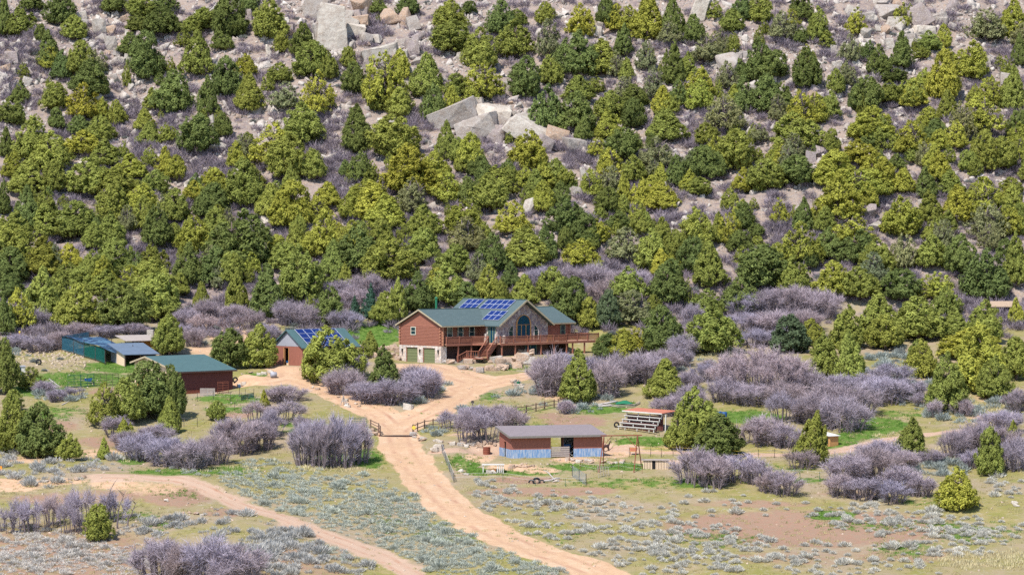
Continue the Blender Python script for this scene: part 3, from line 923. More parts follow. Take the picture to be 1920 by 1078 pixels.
T5 = "60 180 330 150 y,170 130 330 210 y,250 200 390 200 y,330 190 280 120 y,400 110 300 180 g,600 80 240 160 y,700 100 240 100 d,830 100 290 200 m,1130 130 290 130 y,1230 130 260 110 d,960 240 420 200 y,1250 220 400 200 d,1320 250 340 80 y,1400 60 220 140 y,1500 160 310 130 d,1580 80 240 80 y,1690 110 270 110 y,1790 130 280 220 y,1450 270 340 80 m,1370 310 480 160 d,1560 290 400 140 d,1680 290 430 120 m,90 390 620 220 d,60 350 520 180 m,460 260 420 180 m,680 240 400 190 y,700 330 520 220 g,460 390 580 170 m,270 450 690 280 m,640 480 640 200 m,850 420 630 180 d,1030 380 600 240 m,1140 370 560 130 d,1350 450 600 200 y,1440 340 460 140 y,1550 330 430 80 y,1590 390 570 190 g,1740 400 610 190 m,1800 330 480 130 m,1850 530 640 110 y,1870 400 560 130 m,950 580 720 110 d,830 600 790 170 m,590 590 800 210 m,430 640 850 170 d,700 690 830 180 d,320 670 900 120 m,250 750 920 140 m,1030 650 810 150 m,1190 610 790 180 m,1290 670 910 210 d,1390 780 940 120 m,1610 610 800 210 m,1630 740 920 240 g,1500 740 940 140 b,1790 830 1090 220 d,1830 590 800 200 d,1750 760 870 130 m,1650 950 1080 150 y,1480 990 1080 120 d,900 690 830 100 m,520 620 760 120 d,20 580 720 80 m,165 710 890 110 s,75 770 890 80 s"
T6 = "70 280 480 180 m,260 310 480 130 y,200 300 460 90 m,330 230 380 150 y,540 220 370 110 y,680 220 400 110 d,800 270 400 110 m,870 100 330 240 y,960 310 490 240 y,1230 220 420 220 y,1060 60 200 190 y,1540 150 350 170 y,1700 110 330 220 y,1850 150 310 130 m,1420 330 470 140 m,1710 250 450 220 g,1850 280 430 140 y,1000 400 580 200 d,820 390 560 160 d,660 360 580 230 y,410 360 440 90 d,320 400 520 140 d,420 430 510 90 m,150 470 710 190 m,60 440 640 160 d,450 490 720 280 d,620 550 740 200 m,330 650 850 210 d,140 730 870 180 m,30 660 830 60 d,160 840 1080 290 m,850 580 760 210 y,1090 450 640 200 m,1240 430 620 160 g,1400 430 600 180 m,1560 430 640 170 d,1700 520 780 250 d,1870 420 700 150 m,990 610 780 220 m,1230 620 790 230 d,1420 640 780 190 y,1100 760 1000 230 m,930 830 1050 200 m,1320 780 1010 280 m,1700 800 1030 200 m,1610 960 1110 330 y,600 880 1080 190 b,720 900 1040 130 m,790 990 1100 140 m,920 1000 1090 110 m,1530 850 1000 170 m,1140 880 1060 210 m,1870 780 920 80 y,1320 1010 1090 110 m,1480 720 880 160 m,1900 590 700 60 d,1880 1010 1100 90 m"
TREES = reg(0, 0, T1) + reg(640, 0, T2) + reg(1280, 0, T3) + reg(0, 300, T4) + reg(640, 300, T5) + reg(1280, 300, T6)

TONES = {'y': ((.370, .372, .075), 'yellow-green'), 'm': ((.280, .302, .075), 'olive green'), 'd': ((.175, .210, .066), 'dark green'),
         'g': ((.26, .265, .13), 'pale grey-green'), 'b': ((.13, .165, .085), 'blue-grey'), 's': ((.07, .125, .08), 'blue-green')}
COLS = [(0, 'at the far left'), (170, 'above the dark red barn'), (440, 'below the tall pale cliff'), (700, 'near the grey slab outcrop'), (1090, 'right of the slab outcrop'),
        (1420, 'below the upper right rocks'), (1700, 'at the far right')]
ROWS = [(-60, 'top edge'), (95, 'upper slope'), (200, 'middle slope'), (310, 'lower slope'), (430, 'slope foot')]


def zone(u, v):
    c = [n for a, n in COLS if u >= a or a == 0][-1]
    q = [n for a, n in ROWS if v >= a or a < 0][-1]
    return f'{q} {c}'


SPECS = []


def plant_tree(u, vt, vb, wpx, tone, form, rng, label=None, group='pinyons and junipers on the hillside'):
    p = G(u, vb)
    species = 'spruce' if tone == 's' else ('juniper' if tone in 'yg' or form == 'cone' else 'pinyon')
    if label:
        species = 'pinyon' if 'pinyon' in label.split(' clump')[0].split(' beside')[0].split(' above')[0].split('between')[0].split(' before')[0] and not label.startswith(('bright', 'thin', 'tallest', 'left front')) else 'juniper'
    SPECS.append((u, vt, vb, wpx, tone, form, p, species, label, group, int(rng.integers(1 << 30)), len(SPECS)))


def grow_trees():
    keep = set()
    for sp in ('juniper', 'pinyon', 'spruce'):
        L = sorted((t for t in SPECS if t[7] == sp), key=lambda t: -(10000 * (t[8] is not None) + (t[2] - max(t[1], 0)) * t[3]))
        keep |= {t[11] for t in L[:296]}
    for (u, vt, vb, wpx, tone, form, p, species, label, group, seed, i) in SPECS:
        if i not in keep:
            continue
        rng = np.random.default_rng(seed); s = S(p.y)
        h = max(1.2, (vb - vt) / s); wd = wpx / s
        cm, tm = KIND[form][int(rng.integers(len(KIND[form])))]
        root = empty(f'{species}_tree', p, rng.uniform(0, 6.28))
        k = 1.07 if not label and vb > 230 else 1.02
        root.scale = (wd / REF_W * k, wd / REF_W * k, h / REF_H * 1.05)
        cr = mobj('crown', cm, root); mobj('trunk', tm, root)
        b = TONES[tone][0]; j = rng.normal(0, (.085, .045), 2)
        cr.color = (b[0] * (1 + j[0] + j[1] * .7), b[1] * (1 + j[0]), b[2] * (1 + j[0] - j[1]), 1)
        cat = {'juniper': 'juniper', 'pinyon': 'pinyon pine', 'spruce': 'spruce'}[species]
        if label:
            props(root, label, cat, group)
            if 'leaning' in label:
                root.rotation_euler = (0.0, rad(12), 0)
        else:
            size = 'tall' if h > 6.6 else 'small' if h < 3.4 else 'medium'
            later(root, f'{size} {TONES[tone][1]} {species}', zone(u, vb), u, cat, group)
    for sp, lib, colr, nm in (('juniper', LOWJ, (.265, .285, .068), 'young_juniper_undergrowth'), ('pinyon', LOWP, (.175, .215, .062), 'young_pinyon_undergrowth')):
        L = [t for t in SPECS if t[7] == sp and t[11] not in keep]
        if L:
            ws = np.array([t[3] / S(t[6].y) / REF_W for t in L]); hs = np.array([(t[2] - t[1]) / S(t[6].y) / REF_H for t in L])
            scatter(nm, lib, [tuple(t[6]) for t in L], ws, hs, 'foliage', np.random.default_rng(8), color=colr)


def form_for(tone, aspect, rng):
    if tone == 's':
        return 'spruce'
    if tone == 'g':
        return 'open'
    if aspect > 1.45:
        return 'cone'
    if tone == 'y':
        return ['round', 'round', 'open', 'open', 'cone'][int(rng.integers(5))]
    return ['pine', 'pine', 'round', 'cone'][int(rng.integers(4))] if tone == 'm' else ['pine', 'round'][int(rng.integers(2))]


tr_rng = np.random.default_rng(5)
for (u, vt, vb, wp, tone) in TREES:
    plant_tree(u, vt, vb, wp, tone, form_for(tone, (vb - vt) / wp, tr_rng), tr_rng)

# younger trees filling the gaps of the slope
fill_rng = np.random.default_rng(15)
for i in range(150):
    u = fill_rng.uniform(-10, 1930); v = 40 + 560 * fill_rng.uniform() ** .8
    if 640 < u < 1110 and v > 520 or 560 < u < 1100 and 190 < v < 300 or u < 700 and v > 560:
        continue
    h_ = fill_rng.uniform(20, 46); tn = 'ymdgmy'[int(fill_rng.integers(6))]
    w_ = h_ * fill_rng.uniform(.55, .95)
    plant_tree(u, v - h_, v, w_, tn, form_for(tn, h_ / w_, fill_rng), fill_rng)

for i in range(84):
    u = fill_rng.uniform(-10, 1930); v = fill_rng.uniform(300, 560)
    if 620 < u < 700 and v > 510 or 990 < u < 1200 and v > 490 or 1380 < u < 1570 and v > 530 or u < 700 and v > 550:
        continue
    h_ = fill_rng.uniform(38, 62); tn = 'ymmgmd'[int(fill_rng.integers(6))]; w_ = h_ * fill_rng.uniform(.65, .95)
    plant_tree(u, v - h_, v, w_, tn, form_for(tn, h_ / w_, fill_rng), fill_rng)

for i in range(70):
    u = fill_rng.uniform(1110, 1930); v = fill_rng.uniform(55, 340)
    if 1560 < u < 1760 and v < 100:
        continue
    h_ = fill_rng.uniform(24, 52); tn = 'ygymgd'[int(fill_rng.integers(6))]; w_ = h_ * fill_rng.uniform(.7, 1.1)
    plant_tree(u, v - h_, v, w_, tn, form_for(tn, h_ / w_, fill_rng), fill_rng)

# trees on the flat, each known by what it stands beside
NEAR = [
    (612, 618, 716, 106, 'm', 'round', 'big round juniper in front of the solar panelled outbuilding'),
    (486, 613, 688, 68, 'm', 'round', 'rounded juniper left of the solar outbuilding door'),
    (431, 620, 692, 66, 'd', 'pine', 'dark pinyon behind the right end of the dark red barn'),
    (318, 595, 666, 54, 'm', 'pine', 'pinyon rising behind the green barn roof'),
    (681, 640, 672, 36, 'm', 'open', 'small open juniper between the outbuilding and the garage rocks'),
    (694, 622, 662, 26, 'm', 'cone', 'slim juniper at the lower edge of the green lawn'),
    (720, 652, 732, 62, 'd', 'cone', 'dark cone shaped juniper in the purple brush island by garage'),
    (275, 682, 782, 95, 'd', 'pine', 'largest dark pinyon in the clump before the dark red barn'),
    (318, 690, 785, 60, 'd', 'pine', 'dark pinyon touching the dark red barn wall'),
    (235, 712, 790, 70, 'm', 'pine', 'pinyon at the left of the clump before the barn'),
    (195, 720, 800, 60, 'm', 'open', 'thin grey-green juniper left of the barn clump'),
    (318, 746, 812, 42, 'm', 'cone', 'bright small juniper right below the barn clump'),
    (232, 785, 826, 32, 'y', 'cone', 'small yellow-green juniper in front of the purple oak brush'),
    (195, 822, 860, 24, 'y', 'cone', 'tiny narrow juniper beside the lower left track'),
    (75, 760, 856, 88, 'd', 'round', 'broad dark juniper at the lower left pasture edge'),
    (22, 745, 845, 66, 'm', 'round', 'olive juniper behind the broad dark one, lower left'),
    (132, 815, 862, 44, 'm', 'pine', 'low scraggly pinyon right of the broad dark juniper'),
    (8, 640, 738, 52, 'd', 'pine', 'dark pinyon cut by the left edge beside the white box'),
    (57, 690, 730, 48, 'm', 'open', 'small pinyon just right of the white box'),
    (26, 732, 772, 40, 'm', 'pine', 'bushy pinyon above the lower left junipers'),
    (408, 752, 788, 38, 'm', 'pine', 'small pinyon between the barn paddock and the oak brush'),
    (495, 732, 762, 18, 'y', 'cone', 'tiny yellow-green juniper at the paddock corner'),
    (184, 948, 1014, 54, 'm', 'pine', 'lone juniper among dead branches at the lower left'),
    (1085, 660, 752, 62, 'm', 'cone', 'cone shaped juniper before the purple brush right of the house'),
    (1138, 628, 670, 50, 'd', 'round', 'dark round juniper at the right end of the deck'),
    (1168, 620, 672, 62, 'y', 'round', 'yellow-green juniper right of the deck end'),
    (1247, 676, 746, 72, 'm', 'cone', 'juniper in the purple brush above the bleachers'),
    (1303, 732, 832, 84, 'm', 'round', 'tallest juniper of the clump right of the bleachers'),
    (1278, 770, 840, 66, 'm', 'round', 'left front juniper of the clump right of the bleachers'),
    (1350, 780, 856, 92, 'd', 'round', 'dark right front juniper of the clump right of the bleachers'),
    (1512, 773, 868, 66, 'm', 'cone', 'leaning juniper left of the white roofed hutch'),
    (1711, 786, 860, 56, 'm', 'cone', 'juniper standing below the right dirt path'),
    (1855, 806, 890, 54, 'm', 'round', 'olive juniper in the purple brush at right below the path'),
    (1900, 790, 846, 32, 'm', 'cone', 'slim juniper right of the path end'),
    (1795, 880, 952, 74, 'y', 'round', 'lone round yellow-green juniper in the open field'),
    (1602, 732, 756, 28, 'y', 'round', 'tiny juniper bush among the purple brush at right'),
    (1545, 628, 706, 62, 'm', 'cone', 'left of two junipers right of the big purple mound'),
    (1590, 625, 718, 56, 'm', 'cone', 'right of two junipers right of the big purple mound'),
    (1728, 640, 706, 60, 'm', 'round', 'juniper above the sagebrush patch at right'),
    (1836, 614, 735, 105, 'y', 'round', 'big yellow-green juniper above the right dirt path'),
    (1775, 668, 772, 72, 'm', 'round', 'left juniper of the big group above the right path'),
    (1866, 672, 748, 66, 'm', 'round', 'right juniper of the big group above the right path'),
    (1905, 636, 712, 60, 'm', 'pine', 'pinyon at the right edge above the big group'),
]
for (u, vt, vb, wp, tone, form, lab) in NEAR:
    plant_tree(u, vt, vb, wp, tone, form, tr_rng, lab, 'junipers and pinyons on the flat')
grow_trees()

# ------------------------------------------------------------------ bare oak brush: (u, base v, width px, height px, kind)
PURPLE = (.375, .313, .352)
BR = [(1428, 738, 210, 104, 3), (1362, 752, 80, 44, 0), (1415, 758, 84, 40, 0), (1475, 760, 90, 44, 0), (1520, 742, 80, 46, 0), (1555, 772, 90, 52, 0), (1610, 778, 85, 48, 0),
      (1530, 792, 100, 52, 0), (1585, 806, 90, 58, 0), (1465, 792, 70, 55, 2), (1660, 756, 90, 55, 0), (1700, 746, 80, 42, 0), (1625, 738, 85, 42, 0), (1672, 716, 70, 34, 0), (1570, 742, 80, 40, 0), (1252, 778, 72, 42, 0),
      (1292, 770, 70, 48, 0), (1428, 832, 92, 55, 0), (1472, 838, 60, 45, 0), (1302, 908, 78, 72, 1), (1340, 912, 70, 66, 1), (1385, 902, 70, 55, 1), (1424, 908, 60, 46, 1), (1470, 927, 66, 50, 1), (1440, 922, 46, 40, 1), (1500, 880, 70, 34, 2),
      (1590, 905, 90, 68, 0), (1640, 900, 90, 62, 0), (1690, 922, 74, 52, 1), (1574, 930, 56, 48, 1), (1620, 935, 66, 50, 1), (1672, 940, 66, 42, 1), (1726, 930, 50, 42, 1), (1650, 868, 90, 44, 0), (1700, 880, 60, 40, 0), (1745, 868, 50, 26, 0),
      (1790, 858, 60, 60, 0), (1835, 842, 76, 55, 0), (1880, 852, 80, 62, 1), (1905, 880, 60, 62, 0), (1830, 878, 50, 40, 1), (1880, 810, 90, 40, 0), (1758, 782, 44, 30, 2), (1805, 778, 44, 34, 0), (1910, 772, 50, 50, 1), (1730, 760, 40, 26, 0),
      (1036, 738, 92, 78, 0), (1160, 722, 80, 60, 0), (1205, 716, 90, 58, 0), (1135, 742, 74, 66, 0), (1062, 700, 70, 40, 0), (1020, 712, 50, 40, 0), (1110, 712, 70, 44, 0), (1240, 700, 70, 42, 0), (1270, 688, 60, 34, 0), (1290, 730, 60, 34, 0), (1320, 715, 50, 40, 0),
      (1330, 700, 50, 30, 2), (1062, 775, 36, 28, 0),
      (645, 738, 76, 56, 0), (690, 752, 84, 44, 0), (738, 756, 94, 44, 0), (790, 746, 80, 60, 0), (778, 728, 60, 48, 0), (640, 718, 60, 40, 0), (668, 705, 50, 44, 0), (808, 738, 40, 42, 0),
      (265, 862, 80, 58, 0), (312, 872, 86, 62, 0), (360, 877, 86, 64, 0), (405, 870, 64, 58, 0), (452, 850, 80, 72, 1), (490, 842, 60, 66, 1), (425, 846, 56, 64, 1), (235, 845, 60, 40, 0), (215, 815, 70, 40, 2), (290, 830, 70, 40, 0), (510, 820, 50, 54, 1),
      (575, 872, 54, 104, 1), (605, 876, 60, 108, 1), (640, 874, 62, 104, 1), (672, 868, 50, 84, 1), (590, 850, 80, 70, 0), (540, 792, 80, 44, 2), (535, 752, 76, 34, 0), (480, 790, 60, 40, 2), (560, 815, 50, 40, 2),
      (870, 828, 76, 56, 2), (915, 824, 76, 60, 2), (958, 806, 60, 50, 0), (842, 806, 56, 40, 2), (895, 800, 70, 40, 0), (935, 795, 60, 40, 0),
      (22, 994, 70, 62, 2), (62, 998, 62, 66, 2), (98, 990, 54, 60, 2), (128, 1000, 50, 60, 2), (156, 986, 70, 80, 2), (215, 978, 60, 60, 2), (300, 1086, 100, 78, 0), (345, 1092, 90, 82, 0), (400, 1090, 110, 84, 0), (452, 1088, 90, 72, 0), (430, 1094, 80, 50, 0),
      (640, 560, 60, 40, 0), (690, 556, 60, 44, 0), (665, 575, 60, 36, 0), (1010, 545, 60, 42, 0), (1060, 540, 70, 46, 0), (1115, 540, 70, 50, 0), (1160, 548, 60, 46, 0), (1200, 545, 50, 40, 0), (1085, 560, 60, 36, 0), (1135, 565, 60, 40, 0),
      (1400, 590, 70, 46, 0), (1440, 585, 70, 48, 0), (1490, 585, 74, 50, 0), (1540, 592, 70, 48, 0), (1395, 620, 70, 40, 0), (1450, 622, 80, 44, 0), (1510, 620, 70, 40, 0), (1410, 650, 70, 36, 0), (1470, 645, 70, 34, 0), (1290, 640, 50, 36, 0), (1280, 668, 60, 40, 0), (1300, 610, 40, 40, 0),
      (350, 612, 50, 36, 0), (390, 600, 50, 40, 0), (440, 600, 50, 34, 0), (470, 618, 60, 40, 2), (540, 606, 60, 44, 0), (575, 612, 56, 40, 0), (615, 606, 50, 36, 2), (640, 612, 56, 38, 0), (500, 640, 50, 34, 0), (365, 650, 46, 40, 0), (380, 620, 50, 30, 0), (660, 614, 44, 34, 2),
      (30, 655, 60, 30, 0), (75, 660, 60, 32, 0), (110, 655, 50, 32, 0), (150, 628, 60, 26, 0), (200, 632, 60, 26, 0), (250, 628, 60, 26, 0), (70, 612, 50, 36, 0), (345, 640, 50, 34, 0), (85, 738, 46, 26, 0), (105, 752, 40, 22, 0), (140, 745, 46, 24, 2), (880, 782, 40, 22, 0)]
SPOT = [((0, 0, 560, 700), 'by the barn and pen'), ((560, 0, 850, 640), 'on the slope left behind the house'), ((560, 640, 850, 770), 'in the island between the drives'), ((850, 0, 1250, 600), 'on the slope behind the house'),
        ((990, 600, 1340, 800), 'between the house deck and bleachers'), ((1250, 0, 1600, 665), 'on the slope right of the house'), ((1320, 660, 1640, 812), 'in the big purple mound at right'), ((1250, 812, 1540, 960), 'below the bleacher side path'),
        ((1540, 812, 1760, 960), 'below the hutch at right'), ((1600, 660, 1960, 812), 'around the right dirt path'), ((1740, 812, 1960, 960), 'at right edge below the path'), ((820, 770, 990, 840), 'along the rail fence'),
        ((180, 700, 530, 890), 'in the thicket below the barn'), ((520, 700, 720, 890), 'in the thicket left of the gate'), ((0, 900, 260, 1020), 'at the lower left'), ((250, 1000, 520, 1120), 'at the bottom edge')]
br_rng = np.random.default_rng(9)
for (u, vb, wp, hp, kd) in BR:
    p = G(u, vb); s = S(p.y)
    lib = (BRUSH, BRUSHT, BRUSHO, DOME)[kd]; rw, rh = ((4, 3.1), (3.2, 4.1), (4.2, 3.1), (14.6, 6.8))[kd]
    k = int(br_rng.integers(len(lib)))
    root = empty('oak_brush', p, br_rng.uniform(0, 6.28))
    sx = wp / s / rw * 1.1
    root.scale = (sx, sx, hp / s / rh * br_rng.uniform(.92, 1.2))
    c = mobj('crown', lib[k][0], root); mobj('stem', lib[k][1], root)
    f = 1 + br_rng.normal(0, .09); g = br_rng.normal(0, .035)
    if kd == 2:
        f *= 1.02
    c.color = (PURPLE[0] * f * (1 + g), PURPLE[1] * f, PURPLE[2] * f * (1 - 1.5 * g), 1)
    if kd == 3:
        c.color = (.46, .365, .385, 1); root.scale.z = hp / s / rh
    z = next((n for (a, b, cc, d), n in SPOT if a <= u < cc and b <= vb < d), 'by the pasture')
    look = ['rounded oak brush', 'upright oak thicket', 'open spindly oak brush', 'huge dome of oak brush'][kd]
    size = 'wide' if wp / s > 5.2 else 'narrow' if wp / s < 4.0 else 'mid-sized'
    later(root, f'{size} {look}', z, u, 'oak brush', 'bare purple-grey oak brush')
# ------------------------------------------------------------------ the log house (local x along the front, y into the house, z up)
HX, HY, HZ = -10.21, 450.0, 0.0
house = empty('log_house', (HX, HY, HZ), TH, 'red-brown log house with green shingle roof, arched stone gable front and long raised deck', 'house')
FLR = 2.8          # main floor
EAV = 5.42         # eave height
WD = 9.0           # depth of the long wing
LEN = 26.6
PW = .46           # roof pitch of the wing
CX, CHW, PC = 13.8, 5.15, .655      # cross gable: centre, half width of its walls, pitch


def siding(mb, x0, x1, y, z0, z1, nrm, course=.21, axis='x', d=.045):
    """courses of half-log siding standing proud of a wall plane"""
    n = max(1, round((z1 - z0) / course)); c = (z1 - z0) / n
    for i in range(n):
        a = z0 + i * c
        prof = [(0, a + .006), (d * .75, a + c * .14), (d, a + c * .5), (d * .75, a + c * .86), (0, a + c - .006)]
        if axis == 'x':
            mb.prism([(x0, y + nrm * p, q) for p, q in prof], (x1 - x0, 0, 0))
        else:
            mb.prism([(y + nrm * p, x0, q) for p, q in prof], (0, x1 - x0, 0))
    return mb


GY0 = -2.75
# log walls: end wall, wing front (set back under the eave), right wing front
RC = 1.5
m = MB()
m.box(0.0, .25, .0, WD, 2.42, EAV)
m.prism([(0.0, -.0, EAV), (0.0, WD, EAV), (0.0, WD / 2, EAV + PW * WD / 2)], (.25, 0, 0))
siding(m, 0.02, WD - .02, -.002, 2.44, EAV - .02, -1, axis='y')
m.box(.25, 8.7, RC, RC + .25, FLR, EAV + .5)
siding(m, .26, 8.6, RC - .002, FLR + .02, EAV + .2, -1)
m.box(18.9, LEN, .35, .6, FLR, EAV + .1)
siding(m, 18.96, LEN - .05, .348, FLR + .02, EAV, -1)
m.box(LEN - .25, LEN, .6, WD, FLR, EAV)
m.prism([(LEN - .25, 0.35, EAV), (LEN - .25, WD, EAV), (LEN - .25, WD / 2, EAV + PW * WD / 2)], (.25, 0, 0))
m.box(0.25, LEN - .25, WD - .25, WD, 1.2, EAV)
m.build('log_wall', 'log_red', house)
m = MB()
for i in range(14):                # crossed log ends at the corners
    z = 2.55 + i * .215
    for (yy, sg) in ((-.02, -1), (WD + .02, 1)):
        m.tube([(.12, yy, z), (.12, yy + sg * .30, z)], .095, 10)
    if i % 2:
        m.tube([(-.02, .16, z + .1), (-.24, .16, z + .1)], .09, 10)
        m.tube([(-.02, WD - .16, z + .1), (-.24, WD - .16, z + .1)], .09, 10)
    m.tube([(LEN - .12, .33, z), (LEN - .12, .02, z)], .095, 10)
m.build('log_corner', 'log_end', house)
# garage level
m = MB()
gd = [(1.30, 3.90), (5.05, 7.55)]          # door openings along y (0 = front corner)
zs, zd = 2.42, 2.14
ys = [0] + [q for p in gd for q in p] + [WD]
for a, b in ((ys[0], ys[1]), (ys[2], ys[3]), (ys[4], ys[5])):
    m.box(-.10, .28, a, b, -.6, zs)
for a, b in gd:
    m.box(-.10, .28, a, b, zd, zs)
m.box(.28, 1.0, -.02, .38, -.6, zs)
m.build('stone_wall', 'stone_pale', house)
for a, b in gd:
    m = MB(); m.box(.10, .16, a, b, -.02, zd)
    for k in range(5):
        m.box(.075, .10, a + .04, b - .04, .02 + k * .43, .40 + k * .43)
    d = m.build('garage_door', 'garage_green', house)
    m = MB()
    m.box(-.03, .10, a, a + .09, 0, zd); m.box(-.03, .10, b - .09, b, 0, zd); m.box(-.03, .10, a + .09, b - .09, zd - .09, zd)
    m.build('frame', 'log_red', d)
for y in (.55, 4.5, 8.3):
    m = MB(); m.box(-.24, -.10, y - .09, y + .09, 1.45, 1.85); m.prism([(-.26, y - .13, 1.85), (-.26, y + .13, 1.85), (-.10, y + .13, 1.85), (-.10, y - .13, 1.85)], (0, 0, .05))
    m.tube([(-.17, y, 1.0), (-.17, y, 1.45)], .03, 6)
    m.build('wall_lamp', 'black', house)
# basement under the deck
ax0_, ax1_ = CX - CHW, CX + CHW
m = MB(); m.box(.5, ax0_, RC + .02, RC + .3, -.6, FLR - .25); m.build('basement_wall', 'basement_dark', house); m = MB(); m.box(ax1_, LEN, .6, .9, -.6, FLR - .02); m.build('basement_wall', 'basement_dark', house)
m = MB(); m.box(14.2, 16.4, GY0 - .06, GY0 - .01, .7, 2.4); dr_ = m.build('patio_door', 'curtain_glass', house)
m = MB(); m.box(14.1, 14.2, GY0 - .09, GY0 - .01, .6, 2.45); m.box(15.26, 15.34, GY0 - .09, GY0 - .06, .7, 2.4); m.box(16.4, 16.5, GY0 - .09, GY0 - .01, .6, 2.45); m.box(14.2, 16.4, GY0 - .09, GY0 - .01, 2.36, 2.46); m.build('frame', 'frame_green', dr_)
# stone gable front
zt = EAV + PC * CHW
ax0, ax1 = CX - CHW, CX + CHW
m = MB()
cw, czs, cr_ = 1.45, 5.15, 1.45             # big arched window: half width, spring height, radius
CWX = 13.85
def arch(cx, hw, z0, zsp, n=18, rr=None):
    return [(cx - hw, z0)] + [(cx - hw * math.cos(math.pi * i / n), zsp + (rr or hw) * math.sin(math.pi * i / n)) for i in range(n + 1)] + [(cx + hw, z0)]
# wall is built of columns of stone left and right of the openings so that the windows stay open
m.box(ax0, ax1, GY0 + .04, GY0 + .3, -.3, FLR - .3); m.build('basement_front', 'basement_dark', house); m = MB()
m.prism([(ax0, GY0, FLR - .3), (ax1, GY0, FLR - .3), (ax1, GY0, EAV + .15), (CX, GY0, zt - .1), (ax0, GY0, EAV + .15)], (0, .3, 0))
m.build('stone_gable', 'stone_mauve', house)


def window(parent, poly, y, gl='glass', fr='frame_pale', w=.09, bars=(), depth=.05, name='window'):
    """window lying on a front wall: pane, frame round it, glazing bars"""
    mm = MB(); mm.prism([(a, y - depth, b) for a, b in poly], (0, depth - .004, 0)); g = mm.build(name, gl, parent)
    mm = MB(); n = len(poly)
    for i in range(n):
        p, q = poly[i], poly[(i + 1) % n]
        mm.bar((p[0], y - depth - .02, p[1]), (q[0], y - depth - .02, q[1]), w, .08)
    mm.build('frame', fr, g)
    if bars:
        mm = MB()
        for p, q in bars:
            mm.bar((p[0], y - depth - .015, p[1]), (q[0], y - depth - .015, q[1]), w * .5, .05)
        mm.build('glazing_bar', fr, g)
    return g


big = arch(CWX, 1.42, FLR + .35, 5.35, 18, 1.42)
window(house, big, GY0, 'curtain_glass', 'board_tan', .2, [((CWX - 1.4, 5.35), (CWX + 1.4, 5.35)), ((CWX - .47, FLR + .4), (CWX - .47, 5.35)), ((CWX + .47, FLR + .4), (CWX + .47, 5.35))], .06, 'arched_window')
for sx in (-1, 1):
    c = CWX + sx * 2.6
    prof = [(c - .45, FLR + .35), (c - .45, 4.55)] + [(c - sx * 0 + (-.45 + .9 * i / 8), 4.55 + .75 * (math.sin(math.pi / 2 * (i / 8 if sx < 0 else 1 - i / 8)))) for i in range(9)] + [(c + .45, FLR + .35)]
    window(house, prof, GY0, 'glass', 'stone_pale', .08, [((c - .45, 4.5), (c + .45, 4.5))], .05, 'side_arched_window')
# sash windows on the logs
for x in (2.9, 5.05, 7.35):
    window(house, [(x - .5, 3.62), (x - .5, 5.12), (x + .5, 5.12), (x + .5, 3.62)], RC - .05, 'glass', 'frame_pale', .11, [((x - .5, 4.3), (x + .5, 4.3))], .04)
window(house, [(24.6, 3.55), (24.6, 5.05), (25.5, 5.05), (25.5, 3.55)], .30, 'glass', 'frame_green', .12, [((24.6, 4.2), (25.5, 4.2))], .04)
g = MB(); g.box(-.075, -.05, 5.55, 6.45, 4.05, 5.05); g = g.build('window', 'glass', house)
mm = MB()
for (a, b, c, d) in ((5.45, 5.56, 3.95, 5.15), (6.44, 6.55, 3.95, 5.15), (5.56, 6.44, 3.95, 4.06), (5.56, 6.44, 5.04, 5.15), (5.56, 6.44, 4.52, 4.58)):
    mm.box(-.11, -.05, a, b, c, d)
mm.build('frame', 'frame_pale', g)
# entry on the left side of the great room, under the eave
XS = CX - CHW
m = MB(); m.box(XS, XS + .25, -.2, RC, FLR, EAV); siding(m, -.18, RC - .05, XS - .002, FLR + .02, EAV, -1, axis='y'); m.build('entry_log_wall', 'log_red', house)
m = MB(); m.box(XS + .02, XS + .25, GY0 + .3, -.2, FLR - .3, EAV); m.box(XS - .35, XS, -.62, -.2, FLR, FLR + 1.3); m.box(XS - .38, XS - .02, GY0 - .1, GY0 + .26, FLR, FLR + 1.3); m.build('entry_pier', 'stone_pale', house)
m = MB(); m.box(XS - .05, XS + .01, -2.2, -.85, FLR, 5.15); e = m.build('entry_door', 'curtain_glass', house)
m = MB()
for y in (-2.35, -1.85, -1.25, -.85):
    m.box(XS - .10, XS - .05, y, y + .12, FLR, 5.2)
m.box(XS - .10, XS - .05, -2.35, -.73, 5.2, 5.32); m.build('frame', 'frame_green', e)
# roofs
T = .16


def slab(mb, pts, t=T):
    mb.prism(pts, (0, 0, -t))


def wing(zr, y):
    return zr - PW * abs(y - WD / 2)


zr = EAV + PW * WD / 2 + .22
m = MB(); OV = .55; RO = .42
slab(m, [(-RO, -OV, wing(zr, -OV)), (LEN + RO, -OV, wing(zr, -OV)), (LEN + RO, WD / 2, zr), (-RO, WD / 2, zr)])
slab(m, [(-RO, WD / 2, zr - .002), (LEN + RO, WD / 2, zr - .002), (LEN + RO, WD + OV, wing(zr, WD + OV)), (-RO, WD + OV, wing(zr, WD + OV))])
zc = EAV + PC * CHW + .22; HWD = CHW + .5; F0, F1 = -3.6, 10.1
for s in (-1, 1):
    q = [(CX, F0, zc), (CX + s * HWD, F0, zc - PC * HWD), (CX + s * HWD, F1, zc - PC * HWD), (CX, F1, zc)]
    slab(m, q if s < 0 else [(a, b, c - .003) for a, b, c in q])
rf = m.build('roof', 'roof_green', house)
m = MB()
e = .03
def fascia(p, q, h=.2):
    p = Vector(p); q = Vector(q); m.bar(p, q, .05, h)
fascia((-RO - e, -OV, wing(zr, -OV) - .1), (-RO - e, WD / 2, zr - .1)); fascia((-RO - e, WD / 2, zr - .1), (-RO - e, WD + OV, wing(zr, WD + OV) - .1))
fascia((-RO, -OV - e, wing(zr, -OV) - .12), (CX - HWD - .1, -OV - e, wing(zr, -OV) - .12), .16)
